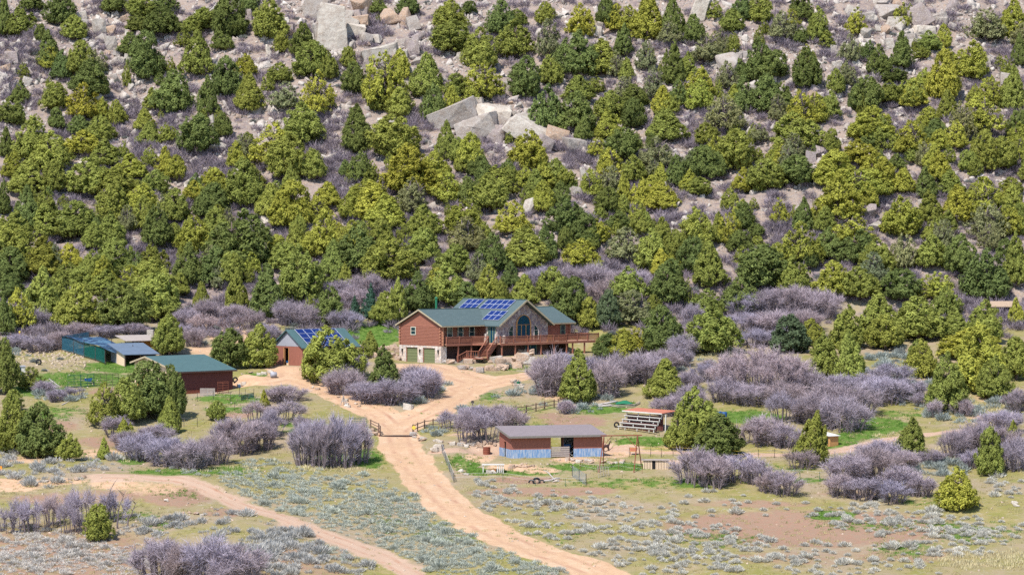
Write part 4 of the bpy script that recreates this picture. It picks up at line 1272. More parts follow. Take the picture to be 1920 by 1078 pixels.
fascia((CX + HWD + .1, -OV - e, wing(zr, -OV) - .12), (LEN + RO, -OV - e, wing(zr, -OV) - .12), .16)
fascia((CX, F0 - e, zc - .1), (CX - HWD, F0 - e, zc - PC * HWD - .1), .24); fascia((CX, F0 - e, zc - .1), (CX + HWD, F0 - e, zc - PC * HWD - .1), .24)
m.build('roof_trim', 'trim_tan', rf)
m = MB(); m.bar((-RO, WD / 2, zr + .03), (11.6, WD / 2, zr + .03), .26, .05); m.bar((15.9, WD / 2, zr + .03), (LEN + RO, WD / 2, zr + .03), .26, .05); m.bar((CX, F0, zc + .03), (CX, F1, zc + .03), .26, .05)
m.build('ridge_cap', 'roof_teal', rf)
m = MB(); m.tube([(5.4, 7.0, 6.3), (5.4, 7.0, 9.2)], .16, 10); m.tube([(5.4, 7.0, 9.2), (5.4, 7.0, 9.4)], [.26, .10], 10); m.build('flue_pipe', 'tarp_green', rf)
# gable back and rear walls of the great room
m = MB()
m.box(CX - CHW, CX + CHW, 9.5, 9.7, 2.0, EAV); m.prism([(CX - CHW, 9.5, EAV), (CX + CHW, 9.5, EAV), (CX, 9.5, zt)], (0, .2, 0))
m.box(CX + CHW - .25, CX + CHW - .03, GY0 + .3, .6, 0, EAV - .05)
m.build('rear_wall', 'log_red', house)


def pv_on_slope(parent, o, ea, eb, n, na, nb, pa, pb):
    """na x nb separate panels laid on a roof: o corner, ea / eb unit directions, n normal"""
    for i in range(na):
        for j in range(nb):
            c = o + ea * (i * pa) + eb * (j * pb)
            p = [c + n * .09, c + ea * (pa - .03) + n * .09, c + ea * (pa - .03) + eb * (pb - .03) + n * .09, c + eb * (pb - .03) + n * .09]
            mb = MB(); mb.prism(p, n * .035); pv = mb.build('solar_panel', 'pv_blue', parent)
            fb = MB()
            for k in range(4):
                a, b = p[k], p[(k + 1) % 4]
                fb.bar(a + n * .03, b + n * .03, .06, .05)
            fb.build('frame', 'pv_frame', pv)


nl = math.sqrt(1 + PC * PC)
eb = Vector((-1, 0, -PC)) / nl; nn = Vector((-PC, 0, 1)) / nl; ea = Vector((0, 1, 0))


def onroof(s, g):
    return Vector((CX - g, F0 + s, zc - PC * g))


pv_on_slope(house, onroof(2.0, .28), ea, eb, nn, 5, 2, 1.18, 1.18)
pv_on_slope(house, onroof(8.7, .28), ea, eb, nn, 3, 2, 1.18, 1.18)
pv_on_slope(house, onroof(1.25, 2.62), ea, eb, nn, 3, 2, 1.18, 1.18)

# deck with posts, rails and stairs
DK0, DK1, DF, DR = .45, 28.2, -.55, -4.3
P0 = (7.3, -2.2)                            # head of the stairs
m = MB(); m.box(DK0, 5.6, DF, RC - .05, FLR - .20, FLR - .05)
m.prism([(5.6, RC - .05, FLR - .2), (5.6, DF, FLR - .2), P0 + (FLR - .2,), (7.7, -3.6, FLR - .2), (7.7, DR, FLR - .2), (8.66, DR, FLR - .2), (8.66, RC - .05, FLR - .2)], (0, 0, .15))
m.box(8.66, 18.95, DR, GY0 - .01, FLR - .20, FLR - .05); m.box(18.95, LEN, DR, .33, FLR - .20, FLR - .05); m.box(LEN, DK1, DR, 5.5, FLR - .20, FLR - .05)
deck = m.build('deck', 'deck_floor', house)
m = MB(); m.box(DK0 - .02, 5.6, DF - .05, DF, FLR - .36, FLR - .02); m.box(7.7, DK1 + .05, DR - .05, DR, FLR - .36, FLR - .02); m.box(DK1, DK1 + .05, DR, 5.5, FLR - .36, FLR - .02); m.bar((5.6, DF - .02, FLR - .19), P0 + (FLR - .19,), .05, .34); m.build('rim_board', 'deck_wood', deck)
posts = [(2.9, DF), (5.5, DF)] + [(x, DR) for x in (8.1, 10.8, 13.4, 16.1, 18.8, 21.4, 22.7, 25.2, 28.0)]
for x, y in posts:
    m = MB(); m.box(x - .09, x + .09, y + .02, y + .20, -.5, FLR - .2); m.build('deck_post', 'deck_wood', deck)


def rail(pa, pb, parent, gap=.15, hh=1.0, name='railing', postgap=2.62):
    pa = Vector(pa); pb = Vector(pb); L = (pb - pa).length
    mb = MB(); up = Vector((0, 0, hh))
    mb.bar(pa + up, pb + up, .13, .06); mb.bar(pa + Vector((0, 0, .14)), pb + Vector((0, 0, .14)), .05, .05); mb.bar(pa + Vector((0, 0, hh - .09)), pb + Vector((0, 0, hh - .09)), .05, .07)
    n = max(1, int(L / gap))
    for i in range(n):
        q = pa.lerp(pb, (i + .5) / n); mb.bar(q + Vector((0, 0, .12)), q + Vector((0, 0, hh - .05)), .055)
    k = max(1, round(L / postgap))
    for i in range(k + 1):
        q = pa.lerp(pb, i / k); mb.box(q.x - .07, q.x + .07, q.y - .07, q.y + .07, q.z - .02, q.z + hh + .08)
    return mb.build(name, 'deck_wood', parent)


z = FLR - .05
rail((DK0 + .08, DF + .06, z), (5.6, DF + .06, z), deck); rail((5.6, DF + .06, z), P0 + (z,), deck)
rail((7.75, DR + .06, z), (21.4, DR + .06, z), deck); rail((21.4, DR + .06, z + .06), (DK1 - .06, DR + .06, z + .06), deck)
rail((DK1 - .06, DR + .06, z), (DK1 - .06, 5.4, z), deck)
m = MB(); m.box(19.9, 21.3, DR + .2, DR + .28, FLR, FLR + 1.0); m.build('privacy_panel', 'deck_wood', deck)
# stairs: first flight slants left, landing, second flight to the drive (directions in world, turned into house space)
def loc_dir(wx, wy):
    c, s = math.cos(-TH), math.sin(-TH); return Vector((wx * c - wy * s, wx * s + wy * c, 0))
d1 = loc_dir(-.50, -.866); w1 = loc_dir(.866, -.50)
top = Vector((P0[0], P0[1], FLR - .05)); ns = 11; run = .25; rise = .185
st = MB(); s0 = top
for i in range(ns):
    a = top + d1 * (run * i) - Vector((0, 0, rise * (i + 1)))
    st.prism([a, a + w1 * 1.45, a + w1 * 1.45 + d1 * (run + .04), a + d1 * (run + .04)], (0, 0, -.06))
for k in (0, 1.42):
    a = top + w1 * k - Vector((0, 0, .12)); b = a + d1 * (run * ns) - Vector((0, 0, rise * ns))
    st.bar(a, b, .06, .28)
stairs = st.build('stairs', 'deck_wood', house)
foot = top + d1 * (run * ns) - Vector((0, 0, rise * ns))
def flight_rail(a, b, parent, hh=.95):
    mb = MB(); up = Vector((0, 0, hh)); mb.bar(a + up, b + up, .13, .07); mb.bar(a + Vector((0, 0, .2)), b + Vector((0, 0, .2)), .06, .06)
    n = int((b - a).length / .34)
    for i in range(n):
        q = a.lerp(b, (i + .5) / n); mb.bar(q + Vector((0, 0, .1)), q + Vector((0, 0, hh - .03)), .045)
    for q in (a, b):
        mb.box(q.x - .07, q.x + .07, q.y - .07, q.y + .07, q.z - .3, q.z + hh + .08)
    mb.build('railing', 'deck_wood', parent)
flight_rail(top, foot, stairs); flight_rail(top + w1 * 1.42, foot + w1 * 1.42, stairs)
m = MB(); m.prism([foot + d1 * .0 - w1 * 1.9, foot + w1 * 1.45, foot + w1 * 1.45 + d1 * 1.3, foot + d1 * 1.3 - w1 * 1.9], (0, 0, -.12)); m.build('landing', 'deck_wood', stairs)
flight_rail(foot - w1 * 1.85, foot, stairs)
a0 = foot - w1 * 1.9 + d1 * .2
d2 = loc_dir(-.80, -.60); w2 = loc_dir(.60, -.80)
st2 = MB()
for i in range(4):
    a = a0 + d2 * (.42 * i) - Vector((0, 0, .17 * (i + 1)))
    st2.prism([a, a + w2 * 1.2, a + w2 * 1.2 + d2 * .46, a + d2 * .46], (0, 0, -.06))
st2.build('lower_flight', 'grey_wood', stairs)
flight_rail(a0, a0 + d2 * 1.7 - Vector((0, 0, .7)), stairs)
# furniture on the deck
c = empty('deck_chair', house.matrix_basis @ Vector((18.4, -3.6, FLR - .05)), TH + 2.6, 'wooden chair standing on the house deck near the right wing', 'chair')
m = MB(); m.box(-.35, .35, -.3, .3, .38, .44); m.build('seat', 'board_tan', c)
m = MB(); m.prism([(-.35, .28, .44), (.35, .28, .44), (.35, .48, 1.05), (-.35, .48, 1.05)], (0, .04, 0)); m.build('backrest', 'board_tan', c)
for x in (-.3, .3):
    for y in (-.26, .26):
        m = MB(); m.box(x - .03, x + .03, y - .03, y + .03, 0, .38); m.build('leg', 'board_tan', c)
c = empty('garden_urn', house.matrix_basis @ Vector((9.2, -3.5, FLR - .05)), 0, 'pale grey urn on the house deck left of the arched window', 'urn')
m = MB(); m.tube([(0, 0, 0), (0, 0, .12), (0, 0, .2), (0, 0, .7), (0, 0, .85)], [.22, .20, .10, .36, .32], 14); m.build('bowl', 'stone_pale', c, True)
m = MB(); m.tube([(0, 0, .83), (0, 0, 1.0), (0, 0, 1.15)], [.30, .26, .1], 10); m.build('plant', 'grey_wood', c, True)


# ------------------------------------------------------------------ outbuilding with solar panels
b = empty('solar_outbuilding', SOLAR, TH, 'brown outbuilding with green roof, solar panels and dark open door behind the big juniper', 'outbuilding')
W_, L_, h_, p_ = 6.4, 10.3, 2.75, .70
dw = (3.05, 4.05)
m = MB()
m.box(0, .2, 0, dw[0], -.4, h_); m.box(0, .2, dw[1], W_, -.4, h_); m.box(0, .2, dw[0], dw[1], 2.5, h_)
m.box(.2, L_, 0, .2, -.4, h_); m.box(.2, L_, W_ - .2, W_, -.4, h_); m.box(L_ - .2, L_, .2, W_ - .2, -.4, h_)
m.build('wall', 'shed_red', b)
m = MB(); m.prism([(-.02, -.05, h_), (-.02, W_ + .05, h_), (-.02, W_ / 2, h_ + p_ * W_ / 2)], (.2, 0, 0)); m.build('gable', 'metal_grey', b); m = MB(); m.prism([(L_ - .2, 0, h_), (L_ - .2, W_, h_), (L_ - .2, W_ / 2, h_ + p_ * W_ / 2)], (.2, 0, 0)); m.build('gable', 'metal_grey', b)
m = MB(); o_ = .45; zz = h_ + p_ * W_ / 2 + .15
for s in (-1, 1):
    e_ = W_ / 2 + o_
    m.prism([(-.4, W_ / 2, zz), (L_ + .4, W_ / 2, zz), (L_ + .4, W_ / 2 + s * e_, zz - p_ * e_), (-.4, W_ / 2 + s * e_, zz - p_ * e_ - .002 * s)], (0, 0, -.14))
rf = m.build('roof', 'roof_teal', b)
m = MB(); m.box(.10, .14, dw[1] - .06, dw[1] + .62, .02, 2.45); m.box(-.05, 0, dw[1], dw[1] + .1, 0, 2.55); m.box(-.05, 0, dw[0] - .1, dw[0], 0, 2.55); m.build('door_frame', 'board_tan', b)
m = MB(); m.box(1.2, 1.24, dw[0] - .5, dw[1] + .5, -.2, 2.6); m.build('interior_shade_sheet', 'black', b)  # black sheet standing in for the shade inside the open door
n_ = math.sqrt(1 + p_ * p_); e1 = Vector((1, 0, 0)); e2 = Vector((0, -1, -p_)) / n_; n3 = Vector((0, -p_, 1)) / n_
pv_on_slope(b, Vector((1.05, W_ / 2 - .12, zz - p_ * .12)), e1, e2, n3, 5, 4, 1.52, 1.06)
q = empty('storage_crate', b.matrix_basis @ Vector((.55, 3.55, 0)), TH, 'blue crate standing in the dark doorway of the solar outbuilding', 'crate')
m = MB(); m.box(-.25, .25, -.35, .35, 0, .35); m.build('box', 'board_pale', q); m = MB(); m.box(-.28, .28, -.38, .38, .35, .62); m.build('lid', 'barrel_blue', q)

# ------------------------------------------------------------------ dark red barn with a long right roof slope
b = empty('dark_red_barn', BARN, TH, 'dark red barn with teal green roof behind the pinyon clump at left', 'barn')
Lb, Wb, he, pb_ = 9.6, 9.8, 3.05, .262
yr = 6.9; zrr = he + pb_ * yr
zl = zrr - pb_ * (Wb - yr)
m = MB(); m.box(0, Lb, 0, .2, -.5, he); m.box(Lb - .2, Lb, .2, Wb, -.5, he); m.box(.2, Lb - .2, Wb - .2, Wb, -.5, zl); m.build('wall', 'barn_red', b)
m = MB(); m.prism([(-.0, 0, -.5), (0, Wb, -.5), (0, Wb, zl), (0, yr, zrr), (0, 0, he)], (.19, 0, 0)); m.build('gable_wall', 'board_pale', b)
m = MB()
for (a, c) in ((1.9, 3.7), (7.0, 9.2)):
    m.box(-.07, -.005, a, c, -.1, 2.3)
m.build('plank_door', 'board_tan', b)
m = MB(); o_ = .5; z0 = zrr + .18
m.prism([(-.45, yr, z0), (Lb + .4, yr, z0), (Lb + .4, -o_, z0 - pb_ * (yr + o_)), (-.45, -o_, z0 - pb_ * (yr + o_))], (0, 0, -.15))
m.prism([(-.45, yr, z0 - .002), (Lb + .4, yr, z0 - .002), (Lb + .4, Wb + o_, z0 - pb_ * (Wb + o_ - yr)), (-.45, Wb + o_, z0 - pb_ * (Wb + o_ - yr))], (0, 0, -.15))
rf = m.build('roof', 'roof_teal', b)
m = MB()
m.bar((-.48, -o_, z0 - pb_ * (yr + o_) - .1), (-.48, yr, z0 - .1), .05, .22); m.bar((-.48, yr, z0 - .1), (-.48, Wb + o_, z0 - pb_ * (Wb + o_ - yr) - .1), .05, .22)
m.build('rake_board', 'trim_tan', rf)
m = MB(); m.bar((-.45, -o_ - .03, z0 - pb_ * (yr + o_) - .12), (Lb + .4, -o_ - .03, z0 - pb_ * (yr + o_) - .12), .05, .2); m.build('eave_board', 'basement_dark', rf)
m = MB(); m.box(.3, Lb - 3.6, -.06, -.005, -.4, .55); m.build('skirt_board', 'rust', b)

# ------------------------------------------------------------------ lean-to with blue roof, beside the barn
p = G(233.5, 687)
b = empty('lean_to_shed', p, rad(33), 'lean-to shed with slate blue sloping roof and pale board end', 'shed')
Ls, Ws = 5.0, 4.5; hf, hb = 1.75, 2.95
m = MB(); m.box(0, .12, 0, 2.6, -.4, hf + .1); m.prism([(0, 0, hf + .1), (0, 2.6, hf + .1), (0, 2.6, hf + (hb - hf) * 2.6 / Ws)], (.12, 0, 0)); m.build('end_wall', 'board_pale', b)
m = MB(); m.prism([(.02, 2.6, -.3), (.02, Ws, -.3), (.02, Ws, hb), (.02, 2.6, hf + (hb - hf) * 2.6 / Ws)], (.06, 0, 0)); m.build('metal_end', 'metal_grey', b)
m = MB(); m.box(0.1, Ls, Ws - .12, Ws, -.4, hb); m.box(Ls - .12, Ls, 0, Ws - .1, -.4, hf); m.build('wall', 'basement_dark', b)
for x in (0.06, Ls / 2, Ls - .1):
    m = MB(); m.box(x - .07, x + .07, -.14, 0, -.4, hf); m.build('post', 'post_wood', b)
m = MB(); dz = (hb - hf) / Ws
m.prism([(-.4, -.5, hf + .14 - .5 * dz), (Ls + .4, -.5, hf + .14 - .5 * dz), (Ls + .4, Ws + .4, hb + .14 + .4 * dz), (-.4, Ws + .4, hb + .14 + .4 * dz)], (0, 0, -.1)); m.build('roof', 'roof_blue', b)

# ------------------------------------------------------------------ small plank shed behind the pen
p = G(264, 662)
b = empty('plank_shed', p, rad(35), 'small orange-brown plank shed behind the blue netted pen', 'shed')
m = MB(); m.box(0, 2.4, 0, .1, -.5, 1.75); m.prism([(0, .1, -.5), (0, 2.8, -.5), (0, 2.8, 2.3), (0, .1, 1.75)], (.1, 0, 0)); m.prism([(2.3, .1, -.5), (2.3, 2.8, -.5), (2.3, 2.8, 2.3), (2.3, .1, 1.75)], (.1, 0, 0)); m.build('wall', 'plank_brown', b)
m = MB(); m.prism([(-2.6, -.4, 1.78), (2.7, -.4, 1.78), (2.7, 3.2, 2.5), (-2.6, 3.2, 2.5)], (0, 0, .09)); m.build('roof', 'grey_wood', b)
m = MB(); m.box(-2.4, -.02, .4, .46, -.4, 1.7); m.build('side_panel', 'metal_grey', b)
for x in (-2.5, -1.2):
    m = MB(); m.box(x, x + .1, .25, .35, -.4, 1.8); m.build('post', 'post_wood', b)

# ------------------------------------------------------------------ animal shelter with grey-purple roof
b = empty('animal_shelter', SHED, rad(16), 'red-brown animal shelter with purple-grey roof and blue stained metal skirt', 'shelter')
L_, W_ = 11.9, 5.4; hf, hb = 2.66, 3.4
oa, ob, oc = 5.15, 6.7, 8.15         # opening, dividing wall, end of the second opening
sk = 1.06
dz = (hb - hf) / W_
m = MB()
m.box(0, oa, 0, .14, sk, hf); m.box(oc, L_, 0, .14, sk, hf); m.box(oa, oc, 0, .14, hf - .18, hf)
m.prism([(0, .14, sk), (0, 2.35, sk), (0, 2.35, hf + dz * 2.35), (0, .14, hf + dz * .14)], (.14, 0, 0)); m.prism([(0, 3.35, sk), (0, W_, sk), (0, W_, hb), (0, 3.35, hf + dz * 3.35)], (.14, 0, 0))
m.prism([(0, 2.35, 1.9), (0, 3.35, 1.9), (0, 3.35, hf + dz * 3.35), (0, 2.35, hf + dz * 2.35)], (.14, 0, 0))
m.prism([(L_ - .14, .14, 0), (L_ - .14, W_, 0), (L_ - .14, W_, hb), (L_ - .14, .14, hf)], (.14, 0, 0))
m.box(.14, 6.45, W_ - .14, W_, -.3, hb); m.box(8.1, L_ - .14, W_ - .14, W_, -.3, hb); m.box(6.45, 8.1, W_ - .14, W_, hb - .5, hb)
m.build('wall', 'shed_red', b)
m = MB()
m.box(oc, L_ + .03, -.035, .0, -.35, sk); m.box(oc, L_, .0, .14, -.35, sk); m.build('metal_skirt', 'shed_metal', b); m = MB(); m.box(-.03, oa, -.035, .0, -.35, sk); m.box(-.035, -.002, .0, 2.35, -.35, sk); m.box(-.035, -.002, 3.35, W_, -.35, sk)
m.box(.0, oa, .0, .14, -.35, sk); m.box(0, .14, .14, 2.35, -.35, sk); m.box(0, .14, 3.35, W_, -.35, sk)
m.build('metal_skirt', 'shed_metal', b)
m = MB(); m.box(.2, .25, 2.1, 3.6, -.1, 2.1); m.build('doorway_shade_sheet', 'black', b)  # black sheet behind the side opening, in place of the shade within
m = MB(); m.box(ob, ob + .12, .02, .7, -.3, hf - .2); m.build('dividing_wall', 'wood_dark', b)
m = MB(); m.box(8.2, 10.2, W_ - .3, W_ - .2, -.3, hf + .4); m.build('inner_wall', 'metal_grey', b)
m = MB(); m.box(7.0, 8.05, .9, 1.5, .45, .62); m.box(7.0, 8.05, .9, 1.5, 1.15, 1.3); m.box(7.05, 8.0, 1.0, 1.4, 1.3, 1.55); m.build('feed_shelf', 'barrel_blue', b)
m = MB(); m.prism([(-.38, -.62, hf + .2 - .62 * dz), (L_ + .36, -.62, hf + .2 - .62 * dz), (L_ + .36, W_ + .6, hb + .2 + .6 * dz), (-.38, W_ + .6, hb + .2 + .6 * dz)], (0, 0, -.10)); rf = m.build('roof', 'roof_purple', b)
m = MB(); m.bar((-.40, -.65, hf + .08 - .62 * dz), (L_ + .38, -.65, hf + .08 - .62 * dz), .05, .26); m.bar((-.41, -.62, hf + .08 - .62 * dz), (-.41, W_ + .6, hb + .08 + .6 * dz), .05, .26); m.build('fascia', 'fascia_grey', rf)
# railings across the opening: a gate of thin planks
g = empty('plank_gate', b.matrix_basis @ Vector((oa + .05, -.10, 0)), rad(16), 'brown plank gate across the opening of the animal shelter', 'gate')
m = MB()
for k in range(5):
    m.box(0, 2.35, -.03, .01, .10 + k * .26, .30 + k * .26)
m.build('board', 'grey_wood', g)
m = MB(); m.box(0, .1, .012, .09, -.1, 1.45); m.box(1.2, 1.28, .012, .06, 0, 1.4); m.box(2.25, 2.35, .012, .09, -.1, 1.4); m.build('upright', 'post_wood', g)

# ------------------------------------------------------------------ bleachers with rust roof
p = G(1157, 805)
b = empty('bleachers', p, rad(-33), 'small white wooden bleachers with rust-red roof right of the shelter', 'bleachers')
b.rotation_euler = (0, rad(2.0), rad(-33))
Lb = 5.6
for k in range(4):
    y, z = k * .52, .42 + k * .44
    m = MB(); m.box(0, Lb, y, y + .28, z, z + .07); m.box(0, Lb, y + .3, y + .36, z - .14, z - .01); st = m.build('seat_plank', 'white_paint', b)
    m = MB()
    for x in ((.15, 2.0, 3.8, 5.3) if k % 2 else (.1, 1.1, 2.9, 4.7, 5.4)):
        m.box(x, x + .09, y + .08, y + .2, max(z - .44, -.2), z - .002)
    m.build('leg', 'white_paint', st)
m = MB(); m.box(.1, Lb - .1, 2.35, 2.41, .1, 1.95); m.box(.2, Lb - .2, 1.0, 1.04, .1, 1.0); m.build('back_wall', 'barn_red', b)
m = MB()
for x in (.2, 1.95, 3.7, Lb - .15):
    m.box(x, x + .1, 1.9, 2.0, 1.7, 2.32)
m.box(Lb + .8, Lb + .92, 1.3, 1.42, -.4, 2.3); m.build('roof_post', 'white_paint', b)
m = MB(); m.prism([(-.2, 1.5, 2.36), (Lb + .2, 1.5, 2.36), (Lb + .9, 4.2, 2.62), (.5, 4.2, 2.62)], (0, 0, .06)); rf = m.build('roof', 'rust_roof', b)
m = MB(); m.box(-.2, Lb + .2, 1.44, 1.498, 2.28, 2.42); m.build('fascia', 'white_paint', rf)

# ------------------------------------------------------------------ white roofed hutch by the right path
p = G(1556, 838)
b = empty('animal_hutch', p, rad(38), 'small plywood hutch with white roof right of the leaning juniper', 'hutch')
m = MB(); m.box(0, 1.5, 0, .06, .05, 1.35); m.prism([(0, .06, .05), (0, 2.0, .05), (0, 2.0, 1.6), (0, .06, 1.35)], (.06, 0, 0)); m.box(0.06, 1.5, 1.94, 2.0, .05, 1.6); m.prism([(1.44, .06, .05), (1.44, 1.94, .05), (1.44, 1.94, 1.6), (1.44, .06, 1.35)], (.06, 0, 0)); m.build('wall', 'board_tan', b)
m = MB(); m.prism([(-.25, -.2, 1.36), (1.7, -.2, 1.36), (1.7, 2.2, 1.68), (-.25, 2.2, 1.68)], (0, 0, .06)); m.build('roof', 'white_paint', b)
m = MB(); m.box(-.02, -.002, .3, 1.6, .4, 1.2); m.build('window', 'glass', b)

# ------------------------------------------------------------------ tan roofed house half hidden among the trees at the right edge
p = G(1861, 590)
b = empty('distant_cabin', p, rad(0), 'low brown cabin with tan roof among the trees at the right edge', 'cabin')
m = MB(); m.box(0, 3.6, 0, 4, -1.5, 1.15); m.build('wall', 'basement_dark', b)
m = MB(); m.prism([(-.5, -.7, 1.2), (4.1, -.7, 1.2), (4.1, 2.2, 1.95), (-.5, 2.2, 1.95)], (0, 0, .12)); m.prism([(-.5, 2.2, 1.95), (4.1, 2.2, 1.95), (4.1, 4.6, 1.2), (-.5, 4.6, 1.2)], (0, 0, .118)); m.build('roof', 'roof_tan', b)
# ------------------------------------------------------------------ boulders: (u, v centre, width px, height px, tilt deg, tone)
RT = {'g': (.31, .275, .25), 'p': (.41, .37, .325), 'b': (.36, .245, .17), 'w': (.52, .46, .39), 'm': (.28, .23, .225), 't': (.43, .295, .205)}
TN = {'g': 'grey', 'p': 'pale grey', 'b': 'brown', 'w': 'whitish', 'm': 'mauve grey'}


def boulder(u, v, wp, hp, tilt, tone, label, group, rng, lib=ROCKS, depth=.8, sink=.25, name='boulder'):
    p = G(u, v + hp * .42)
    s = S(p.y)
    o = mobj(name, lib[int(rng.integers(len(lib)))])
    w, h = wp / s / 2 * 1.08, hp / s / 2 * 1.12
    o.scale = (w, w * depth * rng.uniform(.8, 1.15), h * 1.15)
    o.rotation_euler = (rng.uniform(-.15, .15), -rad(tilt), rng.choice([0, 3.14159]) + rng.uniform(-.35, .35))
    if abs(o.rotation_euler[2]) > 1.6:
        o.rotation_euler[1] = rad(tilt)
    o.location = p + Vector((0, w * depth * .35, h * (1 - sink)))
    c = RT[tone]; f = 1 + rng.normal(0, .06)
    o.color = (c[0] * f, c[1] * f, c[2] * f, 1)
    if label:
        props(o, label, 'boulder', group)
    return o


rk = np.random.default_rng(33)
OUT = [(851, 219, 84, 34, 22, 'g', 'large tilted grey slab at the left of the slab outcrop'), (897, 243, 70, 38, 24, 'g', 'broad tilted grey slab in the middle of the slab outcrop'),
       (928, 254, 36, 28, 0, 'm', 'rounded mauve boulder right below the middle slab'), (925, 211, 58, 20, -8, 'w', 'flat whitish slab at the top of the slab outcrop'),
       (1000, 252, 96, 36, -30, 'p', 'longest pale slab, sloping down right, of the slab outcrop'), (941, 232, 26, 22, -30, 'g', 'small dark edged block between the middle and long slabs'),
       (983, 229, 36, 15, -8, 'g', 'low grey block above the long pale slab'), (1043, 253, 38, 21, -12, 'b', 'brownish boulder right of the long pale slab'),
       (1077, 271, 38, 19, -10, 'g', 'flat boulder below the brownish one right of the outcrop'), (900, 198, 13, 24, 10, 'g', 'narrow upright stone at the head of the slab outcrop'),
       (1098, 288, 15, 13, 0, 'p', 'small round stone at the right foot of the outcrop'), (866, 243, 20, 26, 0, 'm', 'dark sided block between the two tilted slabs'), (946, 218, 20, 16, 0, 'b', 'brown broken block beside the whitish slab'),
       (1020, 272, 30, 26, -30, 'm', 'shaded block under the lower end of the long pale slab')]
for (u, v, a, b, t, tone, lab) in OUT:
    boulder(u, v, a * 1.1, b * 1.05, t, tone, lab, 'slabs of the grey outcrop on the hillside', rk, SLABS if a > 34 else ROCKS, .75)
